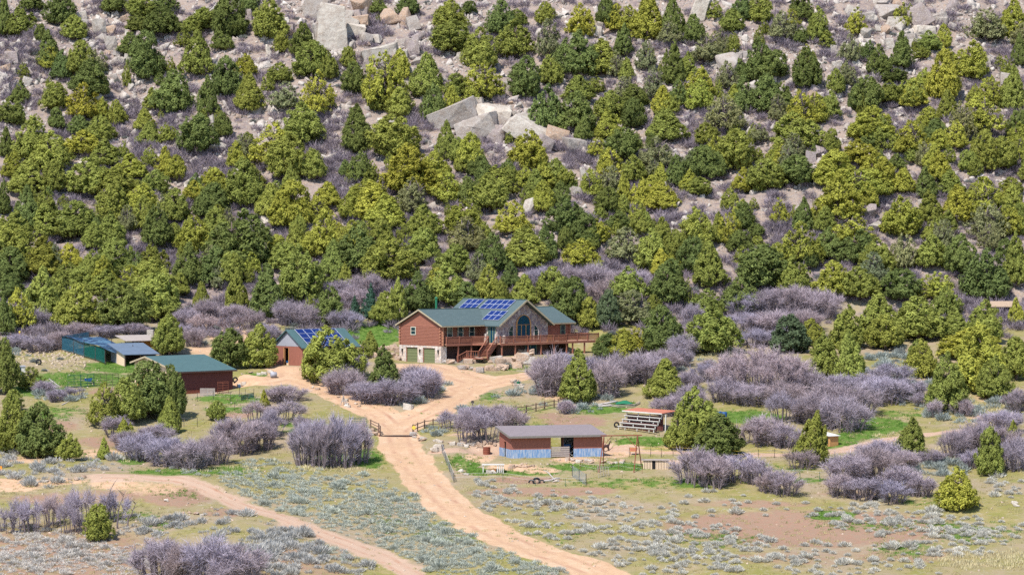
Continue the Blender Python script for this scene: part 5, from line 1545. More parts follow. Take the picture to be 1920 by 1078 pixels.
CLIFF = [(619, 58, 54, 78, 0, 'p', 'tallest pale cliff face at the top of the slope'), (595, 18, 52, 42, 0, 'g', 'broken grey rock on top of the pale cliff'), (640, 80, 22, 40, 0, 'p', 'right buttress of the pale cliff'), (600, 70, 24, 50, 10, 'g', 'left buttress of the pale cliff'),
         (677, 14, 38, 34, 0, 'b', 'big round brown boulder above right of the cliff'), (733, 34, 40, 28, 0, 'b', 'wide brown split boulder, left half'), (756, 34, 27, 32, 0, 'b', 'tall brown split boulder, right half'),
         (774, 46, 24, 24, 20, 'g', 'grey pointed boulder right of the split boulder'), (672, 42, 44, 20, 8, 'b', 'long brown boulder right of the cliff top'), (667, 60, 36, 24, -10, 'w', 'whitish wedge under the long brown boulder'),
         (712, 102, 78, 24, 14, 'p', 'long pale slab below right of the cliff'), (772, 91, 28, 28, 0, 'm', 'square mauve block at the end of the long slab'), (690, 126, 20, 28, 20, 'm', 'upright mauve rock below the long slab'),
         (681, 76, 14, 20, 0, 'g', 'small leaning rock between the cliff and the long slab'), (702, 74, 28, 14, 0, 'p', 'flat pale rock above the long slab'), (655, 88, 16, 16, 0, 'p', 'small pale block at the foot of the cliff'),
         (1666, 26, 52, 30, 0, 'g', 'broad grey ledge among the upper right rocks'), (1680, 43, 36, 20, -5, 'p', 'pale ledge below the broad upper right ledge'), (1722, 36, 42, 38, 38, 'm', 'pointed boulder in the upper right rocks'),
         (1728, 59, 42, 18, 0, 'w', 'rounded whitish boulder under the pointed one'), (1762, 34, 32, 18, 25, 'g', 'tilted long boulder right of the pointed one'), (1657, 8, 26, 14, 10, 'g', 'block at the top edge above the broad ledge'),
         (1674, 14, 20, 13, 0, 'm', 'dark block above the broad ledge'), (1724, 8, 20, 15, 0, 'p', 'pale block at the top edge above the pointed boulder'), (1634, 37, 17, 15, 0, 'p', 'round pale stone right of the bright juniper'),
         (1630, 78, 22, 13, 15, 'p', 'angular stone below the bright upper right juniper'), (1633, 92, 15, 11, 0, 'g', 'small angular stone below the bright upper right juniper'),
         (1313, 18, 30, 42, -20, 'w', 'steep white slab at the top edge right of centre'), (1370, 127, 42, 46, 15, 'g', 'big grey and tan boulder on the right upper slope'), (1640, 130, 20, 26, 10, 'g', 'grey boulder under the spreading upper right pinyon'),
         (1520, 297, 20, 22, 0, 'm', 'dark round boulder on the right middle slope'), (1537, 286, 23, 18, -15, 'm', 'dark tilted boulder beside the round one'), (1734, 344, 22, 26, 0, 'p', 'pale upright boulder on the right lower slope'), (1716, 330, 14, 14, 0, 'm', 'small mauve boulder left of the pale upright one'),
         (1627, 400, 32, 27, 0, 'm', 'wide mauve boulder above the bright domed juniper'), (1638, 425, 18, 22, -30, 'p', 'tilted pale stone below the wide mauve boulder'), (1804, 408, 23, 17, 20, 'w', 'white boulder at the right lower slope'), (1383, 483, 23, 18, 0, 'p', 'pale boulder in the oak brush right of the house'),
         (367, 348, 46, 26, 0, 'w', 'big flat topped whitish boulder in the left woods'), (500, 415, 22, 13, -8, 'w', 'small whitish boulder in the left woods'), (994, 388, 28, 34, -35, 'p', 'tilted pale slab in the woods above the house'),
         (1097, 333, 20, 30, 0, 'p', 'upright pale boulder in the woods right of the outcrop'), (1080, 360, 20, 16, 0, 'p', 'low pale boulder left below the upright one'), (1178, 377, 17, 20, 0, 'p', 'pale boulder behind the woods right of centre'), (1138, 352, 14, 10, 0, 'p', 'tiny pale boulder in the woods right of the outcrop'),
         (185, 52, 25, 27, 0, 'p', 'pale boulder on the upper left scree'), (207, 84, 22, 25, 0, 'p', 'grey white boulder below the upper left pale one'), (192, 74, 20, 14, 25, 'g', 'tilted grey stone between the two upper left boulders'), (22, 108, 28, 18, 0, 'm', 'mauve boulder at the left edge'), (33, 96, 14, 12, 0, 'w', 'small white stone above the left edge boulder'),
         (23, 134, 16, 10, 0, 'w', 'flat white stone below the left edge boulder'), (50, 155, 16, 11, 0, 'w', 'white stone in the brush at far left'), (404, 17, 18, 20, 0, 'p', 'pale stone at the top edge left of centre'), (464, 33, 18, 24, 0, 'm', 'mauve stone right of the top edge pines'),
         (204, 210, 16, 17, -20, 'p', 'tilted pale stone on the left middle slope'), (252, 249, 14, 16, 0, 'w', 'white stone among purple brush at left'), (397, 225, 18, 15, 0, 'p', 'pale stone beside the small left pinyon'), (406, 277, 30, 18, -20, 'p', 'long pale boulder in the purple brush at left'), (481, 207, 20, 12, 0, 'g', 'grey stone under the left middle pine'),
         (504, 97, 12, 21, 0, 'w', 'upright white stone left of the cliff'), (245, 165, 12, 14, 0, 'p', 'round pale stone by the dark left pine'), (951, 160, 13, 12, 0, 'p', 'pale block above the slab outcrop, upper'), (955, 169, 13, 12, 0, 'p', 'pale block above the slab outcrop, lower'), (862, 105, 14, 12, 0, 'p', 'pale stone under the upper centre pine'),
         (760, 163, 20, 18, 0, 'p', 'pale boulder behind the left centre pines'), (430, 90, 12, 8, 0, 'm', 'dark flat stone under the upper left pine'), (940, 78, 16, 12, 0, 'p', 'pale stone at upper centre'), (1015, 62, 20, 14, 0, 'p', 'pale stone on the upper scree right of centre'), (1120, 60, 22, 26, 30, 'p', 'tilted pale slab at upper centre right'),
         (125, 616, 20, 14, 0, 'w', 'pale dome boulder above the netted pen'), (282, 628, 12, 16, 0, 'p', 'upright pale stone behind the plank shed'), (1060, 100, 14, 10, 0, 'g', 'grey stone at upper centre right'), (1245, 350, 20, 14, 0, 'p', 'pale stone on the slope right of centre'), (1505, 60, 14, 12, 0, 'p', 'pale stone on the upper right scree'),
         (1450, 150, 14, 12, 0, 'p', 'pale stone beside the upper right dark pines'), (1570, 150, 18, 14, 0, 'p', 'pale stone at the head of the right rock run'), (1560, 170, 22, 12, 0, 'g', 'flat grey stone in the right rock run'), (1590, 165, 14, 12, 0, 'p', 'round stone in the right rock run'), (1850, 115, 16, 18, 0, 'p', 'pale stone at the far right upper slope'), (1885, 150, 20, 22, 0, 'g', 'grey boulder at the far right upper slope')]
for (u, v, a, b, t, tone, lab) in CLIFF:
    boulder(u, v, a, b, t, tone, lab, 'boulders on the hillside', rk, ROCKS, .85)
# grey and tan stones of the rock runs, too alike to tell apart singly
run_zones = [((1545, 1640, 15, 150), 60, 'in the rock run left of the upper right ledge'), ((640, 790, 55, 140), 46, 'between the pale cliff and the long slab'), ((1510, 1620, 120, 210), 34, 'down the right rock run'), ((905, 1010, 185, 215), 26, 'above the slab outcrop'),
             ((920, 960, 275, 300), 16, 'at the foot of the slab outcrop'), ((540, 600, 40, 100), 24, 'left of the pale cliff'), ((1700, 1760, 300, 400), 22, 'around the pale upright boulder')]
run_zones = [(q[0], max(5, int(q[1] * .40)), q[2], (6, 14)) for q in run_zones] + [((570, 690, 2, 115), 26, 'about the foot of the pale cliff', (12, 28)), ((1590, 1790, 2, 95), 36, 'among the upper right ledges', (12, 27)), ((640, 800, 70, 140), 16, 'under the brown split boulder', (11, 24)),
    ((1500, 1650, 90, 190), 26, 'at the head of the right rock run', (9, 19)), ((860, 1070, 190, 292), 18, 'wedged about the slab outcrop', (9, 20)), ((0, 70, 80, 170), 16, 'at the far left upper slope', (8, 18)), ((150, 265, 30, 130), 24, 'on the upper left scree', (8, 18)), ((330, 480, 130, 225), 16, 'between the left middle pines', (6, 14)),
    ((1290, 1400, 80, 160), 14, 'beside the big tan boulder at right', (8, 18)), ((1100, 1260, 20, 120), 18, 'on the top slope right of centre', (7, 16))]
for (ua, ub, va, vb_), n, zt_, (s0, s1) in run_zones:
    for i in range(n):
        u, v = rk.uniform(ua, ub), rk.uniform(va, vb_); a = rk.uniform(s0, s1)
        o = boulder(u, v, a, a * rk.uniform(.6, 1), rk.uniform(-20, 20), 'gpmpb'[int(rk.integers(5))], None, None, rk, name='stone')
        props(o, f'{"small" if s1 < 15 else "blocky"} angular stone {zt_}', 'stone', f'stones {zt_}')

# garden and roadside stones, in short rows
ROWS_ = [([(862, 672), (885, 664), (915, 660), (950, 662), (985, 664), (1003, 668)], 40, (11, 24), 'ttbw', 'in the top row of the rock garden by the stairs'), ([(868, 684), (900, 678), (940, 680), (975, 676), (990, 682)], 42, (11, 25), 'ttbp', 'in the middle of the rock garden by the stairs'),
         ([(862, 690), (890, 696), (920, 695), (950, 692), (980, 686)], 26, (11, 20), 'ttg', 'in the front row of the rock garden'), ([(828, 668), (838, 674), (850, 680), (835, 684)], 18, (9, 15), 'tgt', 'heaped right of the garage doors'), ([(838, 664), (858, 668)], 7, (12, 20), 't', 'above the heap right of the garage'),
         ([(662, 652), (690, 654), (715, 656), (740, 654), (748, 662)], 28, (9, 16), 'ttb', 'in the retaining wall below the lawn'), ([(668, 662), (700, 668), (735, 668), (748, 674)], 24, (8, 15), 'ttb', 'at the foot of the wall below the lawn'),
         ([(958, 714), (972, 718), (968, 728), (980, 726), (962, 722)], 9, (7, 14), 'tw', 'beside the right end of the drive'), ([(775, 822), (800, 826), (830, 830), (860, 834), (900, 836)], 30, (7, 13), 'twp', 'lining the drive near the shelter'), ([(842, 834), (870, 832), (900, 828), (928, 836)], 16, (7, 12), 'bt', 'piled by the rusty barrel'),
         ([(640, 744), (652, 762), (645, 768)], 5, (7, 12), 'wp', 'under the stick tripod'), ([(690, 812), (706, 816)], 3, (10, 22), 'bp', 'beside the cattle grid, left'), ([(768, 764), (764, 766)], 2, (14, 20), 'w', 'at the tip of the brush island'), ([(775, 816)], 1, (12, 13), 'g', 'beside the cattle grid, right'),
         ([(826, 842), (818, 845)], 2, (16, 24), 'w', 'at the head of the wire fence'), ([(470, 700), (490, 704), (510, 700), (500, 696)], 9, (7, 13), 'wb', 'left of the solar outbuilding drive'), ([(428, 726), (450, 724), (460, 720), (440, 730)], 9, (6, 12), 'wb', 'beside the dark red barn corner'), ([(580, 726), (620, 740), (655, 754), (690, 766)], 9, (5, 9), 'wb', 'along the lower edge of the brush island'),
         ([(955, 878), (975, 876), (1000, 874)], 12, (6, 12), 't', 'below the shelter, left part'), ([(1060, 862), (1100, 866), (1150, 868), (1180, 866)], 30, (5, 11), 'ttw', 'below the shelter, right part'), ([(878, 893), (862, 884)], 3, (8, 16), 'gp', 'inside the wire fence corner'), ([(915, 888), (935, 884)], 4, (8, 14), 'wp', 'under the white feed rack'), ([(1040, 905), (1048, 902)], 2, (9, 14), 'w', 'beside the half buried tyres'),
         ([(840, 742), (815, 748), (795, 758)], 5, (5, 9), 'b', 'on the right curve of the brush island'), ([(60, 912), (150, 886), (160, 896), (145, 900)], 7, (6, 14), 'wb', 'on the bank at the lower left'), ([(312, 938), (330, 966), (345, 962), (380, 966)], 7, (6, 11), 'wb', 'on the slope under the lower left track'), ([(1250, 868), (1252, 872)], 1, (9, 10), 'w', 'beside the pallet crate'), ([(1900, 945), (1912, 950)], 3, (10, 18), 'w', 'at the right edge of the field')]
for pts, n, (sa, sb), tones, ztxt in ROWS_:
    P = np.array(pts, float); n = max(1, round(n * .82)) if n > 3 else n
    for i in range(n):
        t = rk.uniform(0, len(P) - 1) if len(P) > 1 else 0; k = min(int(t), len(P) - 2) if len(P) > 1 else 0
        q = P[k] * (1 - t + k) + P[k + 1] * (t - k) if len(P) > 1 else P[0]
        a = rk.uniform(sa, sb)
        o = boulder(q[0] + rk.normal() * 1.5, q[1] + rk.normal() * 1.2 - a * .2, a, a * rk.uniform(.36, .62), rk.uniform(-10, 10), tones[int(rk.integers(len(tones)))], None, None, rk, name='garden_stone')
        props(o, f'rough tan stone {ztxt}', 'stone', f'stones {ztxt}')

# ------------------------------------------------------------------ rubble, undergrowth, sage, grass
def pick_pts(n, fn, rng, box):
    out = []
    while len(out) < n:
        u = rng.uniform(box[0], box[1], 400); v = rng.uniform(box[2], box[3], 400)
        w = fn(u, v)
        k = np.nonzero(rng.uniform(0, 1, 400) < w)[0]
        out += [(u[i], v[i]) for i in k]
    return out[:n]


def gpts(L):
    """many pixels at once: march the rays together, then halve the last step"""
    L = np.array(L); D = np.stack([FWD + np.array([(u - 960) / FPX, 0, 0]) - (v - 539) / FPX * UPV for u, v in L])
    kx, kz = D[:, 0] / D[:, 1], D[:, 2] / D[:, 1]
    hi = np.full(len(L), 690.0); done = np.zeros(len(L), bool)
    for yy in np.arange(285, 700, 1.5):
        hit = (~done) & (H(yy * kx, np.full(len(L), yy)) >= CAMZ + yy * kz); hi[hit] = yy; done |= hit
    lo = hi - 1.5
    for _ in range(7):
        md = (lo + hi) / 2; up = H(md * kx, md) >= CAMZ + md * kz
        hi = np.where(up, md, hi); lo = np.where(up, lo, md)
    return np.stack([hi * kx, hi, H(hi * kx, hi)], 1)


def off_road(P):
    d = np.full(len(P), 9.0)
    for Q, hw in RP + TP:
        d = np.minimum(d, pdist(P[:, 0], P[:, 1], Q) / hw)
    return d * (1 + .55 * (vnoise(P[:, 0] / 1.7, P[:, 1] / 1.7, 91) - .5))


sc_rng = np.random.default_rng(77)
# loose scree on the slope
P = gpts(pick_pts(13000, lambda u, v: (.25 + .75 * (vnoise(u / 60, v / 40, 51) > .45)) * np.where(v < 330, 1, .3), sc_rng, (-60, 1980, -20, 470)))
sz = sc_rng.lognormal(math.log(.25), .55, len(P)).clip(.08, .95)
P[:, 2] += sz * .1
rub = scatter('rubble', PEB, P, sz, sz * .9, 'granite', sc_rng, color=(.37, .325, .295))
P = gpts(pick_pts(3200, lambda u, v: (.08 + .92 * (vnoise(u / 45, v / 30, 53) > .52)) * np.where(v < 300, 1, .2), sc_rng, (-60, 1980, -20, 430)))
sz = sc_rng.lognormal(math.log(.42), .4, len(P)).clip(.2, 1.1); P[:, 2] += sz * .12
scatter('pale_rubble', PEB, P, sz, sz * .95, 'granite', sc_rng, color=(.47, .425, .385))
# stony bank left of the pen, and bits of stone about the yards
P = gpts(pick_pts(430, lambda u, v: np.exp(-((v - 664 - (u - 70) * .14) / 16) ** 2), sc_rng, (15, 160, 636, 700)))
sz = sc_rng.uniform(.10, .30, len(P)); P[:, 2] += sz * .05
scatter('scattered_pebbles', PEB, P, sz, sz * .8, 'granite', sc_rng, color=(.40, .31, .21))
P = gpts(pick_pts(900, lambda u, v: .15 + .85 * (blob(u, v, [(900, 870, 80, 30, 1), (1110, 866, 90, 14, 1), (120, 715, 120, 20, .8), (440, 740, 60, 16, .8), (150, 900, 80, 30, .8), (370, 960, 90, 26, .9), (1880, 790, 50, 40, .8), (700, 690, 60, 30, .8), (560, 985, 120, 40, .6), (930, 690, 90, 20, .9)])), sc_rng, (0, 1920, 640, 1078)))
sz = sc_rng.uniform(.05, .2, len(P)); P[:, 2] += sz * .1
scatter('scattered_gravel', PEB, P, sz, sz * .8, 'granite', sc_rng, color=(.46, .35, .27))

# purple undergrowth between the trees
UG = [(30, 100, 50, 50, 1), (45, 155, 40, 40, 1), (150, 240, 60, 30, .4), (260, 230, 50, 40, 1), (330, 250, 50, 40, 1), (300, 290, 60, 30, 1), (400, 300, 60, 30, 1), (440, 200, 40, 30, .9), (380, 330, 50, 20, .9), (620, 240, 30, 40, .9), (650, 330, 40, 40, 1), (600, 310, 30, 40, .8),
      (780, 230, 30, 30, .9), (1090, 300, 40, 26, 1), (1060, 285, 30, 20, 1), (60, 330, 40, 20, .8), (95, 400, 28, 30, 1), (250, 460, 40, 30, 1), (320, 470, 50, 40, 1), (520, 430, 30, 20, 1), (590, 470, 30, 30, .8), (740, 430, 30, 30, .9), (1180, 400, 50, 30, .8), (1250, 410, 60, 20, .8),
      (1470, 440, 30, 40, 1), (1390, 480, 30, 25, .8), (1640, 400, 30, 40, .8), (1570, 80, 40, 50, .9), (1600, 120, 40, 30, 1), (1470, 60, 40, 40, .8), (1350, 230, 50, 30, .8), (1670, 240, 50, 40, .8), (1700, 500, 30, 30, .8), (1800, 560, 60, 40, .6), (1890, 600, 40, 40, 1), (800, 480, 40, 30, .9),
      (1100, 520, 90, 40, 1), (1450, 570, 100, 60, 1), (680, 540, 50, 40, 1), (430, 590, 80, 40, .8), (90, 610, 100, 40, .7), (1280, 600, 60, 60, .6), (1700, 10, 60, 20, .6), (700, 60, 30, 20, .9), (1850, 250, 60, 40, .6), (560, 560, 40, 40, .9), (1010, 530, 60, 30, .9)]
P = gpts(pick_pts(5400, lambda u, v: np.clip(.16 + .24 * (vnoise(u / 70, v / 45, 61) > .5) + blob(u, v, UG), 0, 1), sc_rng, (-40, 1960, -10, 640)))
P = P[off_road(P) > 1.3]
TT = [twig_tuft(r(500 + i)) for i in range(6)]
a = sc_rng.uniform(.8, 1.9, len(P))
scatter('undergrowth', TT, P, a, a * sc_rng.uniform(.7, 1.2, len(P)), 'needle_twig', sc_rng, color=(.255, .212, .24))
# blue-grey low shrubs on the slope
P = gpts(pick_pts(420, lambda u, v: .2 + .8 * blob(u, v, [(740, 90, 50, 30, 1), (1700, 60, 60, 40, 1), (1480, 60, 80, 40, 1), (1600, 120, 60, 40, 1), (60, 90, 60, 60, 1), (390, 610, 60, 40, 1), (1700, 690, 80, 30, 1), (1660, 670, 60, 30, 1), (1350, 660, 50, 14, 1), (350, 310, 50, 20, 1)]), sc_rng, (0, 1920, 0, 700)))
a = sc_rng.uniform(.8, 1.7, len(P))
scatter('low_undergrowth', SAGEA, P, a, a * .9, 'sage_leaf', sc_rng, color=(.235, .245, .225))

# sagebrush: the 300 largest tufts singly, the rest as one mass
SG = [(950, 940, 100, 26, 1), (1030, 950, 90, 22, 1), (1100, 955, 110, 28, 1), (1180, 965, 100, 26, .9), (920, 910, 50, 10, .8), (1000, 990, 130, 30, .9), (1150, 1010, 160, 40, .8), (1290, 1000, 120, 30, 1), (1330, 1040, 160, 40, 1), (1480, 1040, 120, 30, .8), (1680, 980, 130, 24, 1), (1800, 1000, 120, 30, 1), (1620, 960, 80, 20, .8),
      (1750, 1030, 120, 20, .7), (1560, 1060, 200, 30, .6), (1200, 1060, 200, 30, .8), (1880, 905, 40, 30, .9), (1300, 950, 140, 30, .35), (1450, 960, 160, 30, .3)]
SGL = [(520, 900, 110, 22, 1), (620, 915, 110, 24, 1), (560, 940, 140, 24, 1), (700, 950, 120, 30, 1), (640, 970, 140, 24, 1), (800, 1000, 130, 30, 1), (760, 1030, 150, 26, 1), (880, 1050, 130, 30, 1), (950, 1065, 130, 20, .9), (480, 870, 50, 10, .9), (370, 890, 60, 8, .6)]
SGB = [(30, 870, 60, 30, 1), (110, 880, 40, 20, .9), (190, 875, 40, 20, 1), (90, 905, 60, 12, .8), (260, 990, 60, 20, 1), (310, 985, 60, 16, 1), (500, 1020, 60, 30, 1), (560, 1025, 60, 24, 1), (620, 1050, 60, 20, .9), (480, 1060, 120, 24, .9), (420, 965, 50, 16, .6), (330, 880, 50, 8, .5), (680, 1070, 60, 14, .8), (400, 1000, 40, 30, .6)]
SGF = [(80, 1035, 140, 40, 1), (200, 1050, 100, 30, .9), (60, 1000, 80, 20, .6)]
SGR = [(810, 810, 40, 10, 1), (790, 806, 20, 12, 1), (700, 758, 40, 8, .9), (780, 755, 50, 9, 1), (830, 730, 20, 16, 1), (1660, 690, 80, 30, 1), (1710, 720, 40, 40, .9), (1840, 770, 60, 20, .9), (1740, 765, 30, 20, .8), (1800, 785, 40, 12, .9), (1750, 880, 60, 14, .9), (1790, 865, 30, 10, .8), (1880, 770, 20, 10, .7), (1000, 720, 40, 16, .9), (1080, 765, 60, 12, .7), (1130, 752, 40, 10, .9),
       (1300, 680, 40, 16, .6), (40, 665, 20, 12, .6), (90, 650, 30, 14, .8), (110, 745, 50, 10, .6), (640, 700, 30, 14, .6), (880, 770, 30, 8, .6), (940, 745, 30, 10, .6)]
ZN = [((860, 880, 1130, 985), 'left in the open field beside the drive'), ((1130, 900, 1400, 985), 'in the open field below the crate'), ((1400, 900, 1920, 1000), 'in the field right of the bare patch'), ((860, 985, 1400, 1080), 'at the bottom of the field beside the drive'), ((1400, 1000, 1920, 1080), 'at the bottom right of the field'),
      ((400, 860, 700, 960), 'at the top of the verge between the tracks'), ((560, 960, 1100, 1080), 'down the verge between track and drive'), ((0, 840, 300, 930), 'on the bank at the lower left'), ((0, 930, 420, 1080), 'in the lower left field'), ((300, 930, 800, 1080), 'below the lower left track'), ((560, 690, 880, 840), 'around the brush island and drive'), ((0, 600, 560, 840), 'about the barn pasture')]


def sages(L, n, big, colr, word, rng, box, hs=1.0):
    px = pick_pts(n, lambda u, v: blob(u, v, L) ** 1.5, rng, box)
    P = gpts(px); ok = off_road(P) > 1.15
    px = [p for p, k in zip(px, ok) if k]; P = P[ok]
    size = rng.lognormal(math.log(big), .32, len(P)).clip(.25, 2.0)
    return [(P[i], px[i], size[i], colr, word, hs) for i in range(len(P))]


sg = np.random.default_rng(101)
ALL = sages(SG, 900, .78, (.53, .505, .44), 'pale silvery', sg, (840, 1920, 880, 1080), .95) + sages(SGL, 2300, .66, (.42, .435, .365), 'grey-green', sg, (340, 1090, 850, 1080), .9) + sages(SGB, 380, .98, (.43, .415, .385), 'dull grey', sg, (-10, 760, 840, 1080)) \
    + sages(SGF, 700, .72, (.53, .49, .44), 'dusty pale', sg, (-20, 330, 960, 1080), .8) + sages(SGR, 330, 1.15, (.33, .36, .33), 'blue-grey', sg, (0, 1920, 640, 900))
ALL.sort(key=lambda t: -t[2] * S(t[0][1]))
for (p, px, sz, colr, word, hs) in ALL[:300]:
    o = mobj('sagebrush', SAGE[int(sg.integers(len(SAGE)))])
    o.location = Vector(p); o.rotation_euler = (0, 0, sg.uniform(0, 6.28)); o.scale = (sz, sz, sz * hs * sg.uniform(.8, 1.15))
    f = 1 + sg.normal(0, .08); o.color = (colr[0] * f, colr[1] * f, colr[2] * f, 1)
    z = next((n for (a, b, c, d), n in ZN if a <= px[0] < c and b <= px[1] < d), 'by the oak brush at right')
    props(o, f'{word} sagebrush tuft {z}', 'sagebrush', f'{word} sagebrush {z}')
for word in ('pale silvery', 'grey-green', 'dull grey', 'dusty pale', 'blue-grey'):
    L = [t for t in ALL[300:] if t[4] == word]
    if L:
        s_ = np.array([t[2] for t in L])
        scatter(f'{word.replace("-", "_").replace(" ", "_")}_sage_ground_cover', SAGEL if word != 'pale silvery' else SAGEA, [t[0] for t in L], s_, s_ * L[0][5], 'sage_leaf', sg, color=L[0][3])


# short grass
def grass_blades(rng, n=16, rr=.35, hgt=.16):
    a = rng.uniform(0, 6.28, n); q = rng.uniform(0, rr, n)
    B = np.stack([np.cos(a) * q, np.sin(a) * q, np.zeros(n) - .01], 1); d = .5 * unit(n, rng); d[:, 2] = 1
    E = B + d * hgt * rng.uniform(.5, 1.3, n)[:, None]; s = np.cross(d, unit(n, rng)); s /= np.linalg.norm(s, axis=1)[:, None]
    V = np.stack([B - s * .02, B + s * .02, E + s * .006, E - s * .006], 1)
    return V.reshape(-1, 3), np.arange(4 * n).reshape(n, 4), np.repeat(rng.uniform(0, 1, n), 4)


GB = [grass_blades(r(600 + i)) for i in range(6)]
for nm, n, fn, colr, box, sz_ in (('green_grass', 4200, lambda u, v: blob(u, v, GREEN), (.112, .215, .040), (0, 1920, 600, 1078), 1.0),
                                 ('dry_grass', 6500, lambda u, v: .25 + .6 * (vnoise(u / 80, v / 22, 71) > .48), (.40, .345, .175), (-10, 1930, 690, 1080), 1.1),
                                 ('straw_grass', 500, lambda u, v: blob(u, v, [(1860, 1050, 100, 16, 1), (1760, 850, 60, 14, 1), (250, 850, 30, 14, 1), (1350, 665, 40, 8, 1), (1840, 770, 60, 14, .8), (1690, 820, 40, 8, .8), (480, 880, 120, 6, .5), (600, 880, 120, 4, .6)]), (.52, .45, .27), (0, 1920, 640, 1080), 1.8)):
    P = gpts(pick_pts(n, fn, sc_rng, box)); P = P[(off_road(P) > 1.1) | (sc_rng.uniform(0, 1, len(P)) < .10)]
    a = sc_rng.uniform(.7, 1.4, len(P)) * sz_
    scatter(nm, GB, P, a, a, 'sage_leaf', sc_rng, color=colr)
# ------------------------------------------------------------------ fences, gates and farm things
def fence(name, px, label, hp, wires, post_r=.035, post_mat='steel_dark', wire_mat='steel_dark', wr=.008, net=None, cat='fence', square=False, extra=None, rails=()):
    P = [G(*p) for p in px]; o0 = P[0]
    b = empty(name, o0, 0, label, cat)
    for q in P:
        q = q - o0
        m = MB()
        if square:
            m.box(q.x - post_r, q.x + post_r, q.y - post_r, q.y + post_r, q.z - .4, q.z + hp)
        else:
            m.tube([q - Vector((0, 0, .4)), q + Vector((0, 0, hp))], post_r, 6)
        m.build('post', post_mat, b)
    for a, c in zip(P[:-1], P[1:]):
        a = a - o0; c = c - o0
        if rails:
            for z in rails:
                m = MB(); m.tube([a + Vector((0, -.06, z)), a.lerp(c, .5) + Vector((0, -.06, z - .02)), c + Vector((0, -.06, z))], .055, 6); m.build('rail', post_mat, b)
        elif net:
            m = MB(); m.prism([a + Vector((0, 0, .02)), c + Vector((0, 0, .02)), c + Vector((0, 0, hp - .06)), a + Vector((0, 0, hp - .06))], (0, .012, 0)); m.build('netting', net, b)
    if wires:
        m = MB()
        for z in wires:
            m.tube([q - o0 + Vector((0, -.03, z)) for q in P], wr, 4)
        m.build('wire', wire_mat, b)
    return b


fence('rail_fence', [(774, 812), (783, 808), (796, 803), (812, 801), (829, 800), (845, 794), (875, 788), (908, 782), (938, 779), (968, 777), (987, 775), (1005, 771), (1021, 768), (1039, 764), (1047, 764)], 'brown post and rail fence running right from the cattle grid', 1.15, (), .075, 'post_wood', rails=(.45, .95))
fence('rail_fence', [(1047, 764), (1070, 756), (1092, 750)], 'short rail fence behind the cone juniper, right of the long one', 1.1, (), .07, 'post_wood', rails=(.5, .95))
fence('rail_fence', [(695, 804), (710, 811), (713, 816)], 'short rail fence at the left of the cattle grid', 1.25, (), .08, 'post_wood', rails=(.4, .8, 1.15))
fence('netting_fence', [(829, 849), (836, 866), (843, 884), (851, 904)], 'grey netting fence beside the drive, left of the shelter', 1.15, (1.1,), .035, 'steel_dark', 'white_paint', .014, 'net_grey')
fence('wire_fence', [(851, 904), (898, 902), (943, 902), (1004, 910), (1060, 912), (1099, 911)], 'thin white wire fence in front of the half buried tyres', 1.05, (1.0, .6), .025, 'gate_green', 'white_paint', .011)
fence('netting_fence', [(1073, 894), (1086, 902), (1099, 911)], 'short netting panel with a black capped post right of the tyres', 1.5, (), .04, 'black', net='net_grey')
fence('wire_fence', [(1100, 838), (1068, 864), (1088, 880), (1120, 886), (1160, 880), (1204, 887)], 'thin wire fence below the right end of the shelter', 1.0, (.95, .5), .022, 'rust', 'white_paint', .009)
fence('wire_fence', [(1180, 856), (1220, 856), (1240, 857), (1262, 855), (1340, 858), (1385, 862), (1422, 858), (1452, 858), (1480, 862)], 'thin post and wire fence along the path right of the shelter', 1.15, (1.1, .7), .032, 'steel_dark', 'yellow', .010)
fence('wire_fence', [(1440, 898), (1500, 898), (1537, 902), (1570, 900)], 'white wire fence across the oak brush below the hutch', 1.2, (1.1,), .03, 'gate_green', 'white_paint', .012)
fence('wire_fence', [(310, 790), (345, 800), (370, 800), (400, 778), (440, 770), (452, 752), (480, 756)], 'thin wire fence round the paddock in front of the barn', 1.2, (1.1, .7, .35), .028, 'steel_dark', 'metal_grey', .007)
fence('wire_fence', [(350, 760), (370, 752), (400, 750), (432, 752), (460, 745), (476, 745)], 'thin wire fence before the barn, with green netting at its end', 1.2, (1.1, .6), .028, 'steel_dark', 'metal_grey', .007)
fence('netting_fence', [(452, 752), (465, 748), (476, 746)], 'sagging green netting at the right end of the barn paddock', .8, (), .03, 'steel_dark', net='net_green')
fence('wire_fence', [(92, 735), (100, 726), (110, 740), (125, 742), (145, 745), (152, 752)], 'thin wire fence with pale poles left of the green panels', 1.1, (1.0, .5), .025, 'steel_dark', 'metal_grey', .007)
fence('wire_fence', [(0, 640), (20, 642), (37, 647), (64, 648), (85, 644), (115, 648)], 'post and wire fence behind the stony bank at far left', 1.5, (1.4, .9), .04, 'post_wood', 'metal_grey', .009)
fence('rail_fence', [(378, 614), (393, 609), (408, 611), (424, 606)], 'short dark rail fence on the dirt above the barn', 1.3, (), .07, 'post_wood', rails=(1.2,))
fence('rail_fence', [(1130, 760), (1160, 764), (1190, 762), (1200, 757)], 'weathered grey rails lying by the green tarp', .35, (), .05, 'grey_wood', rails=(.1, .3))

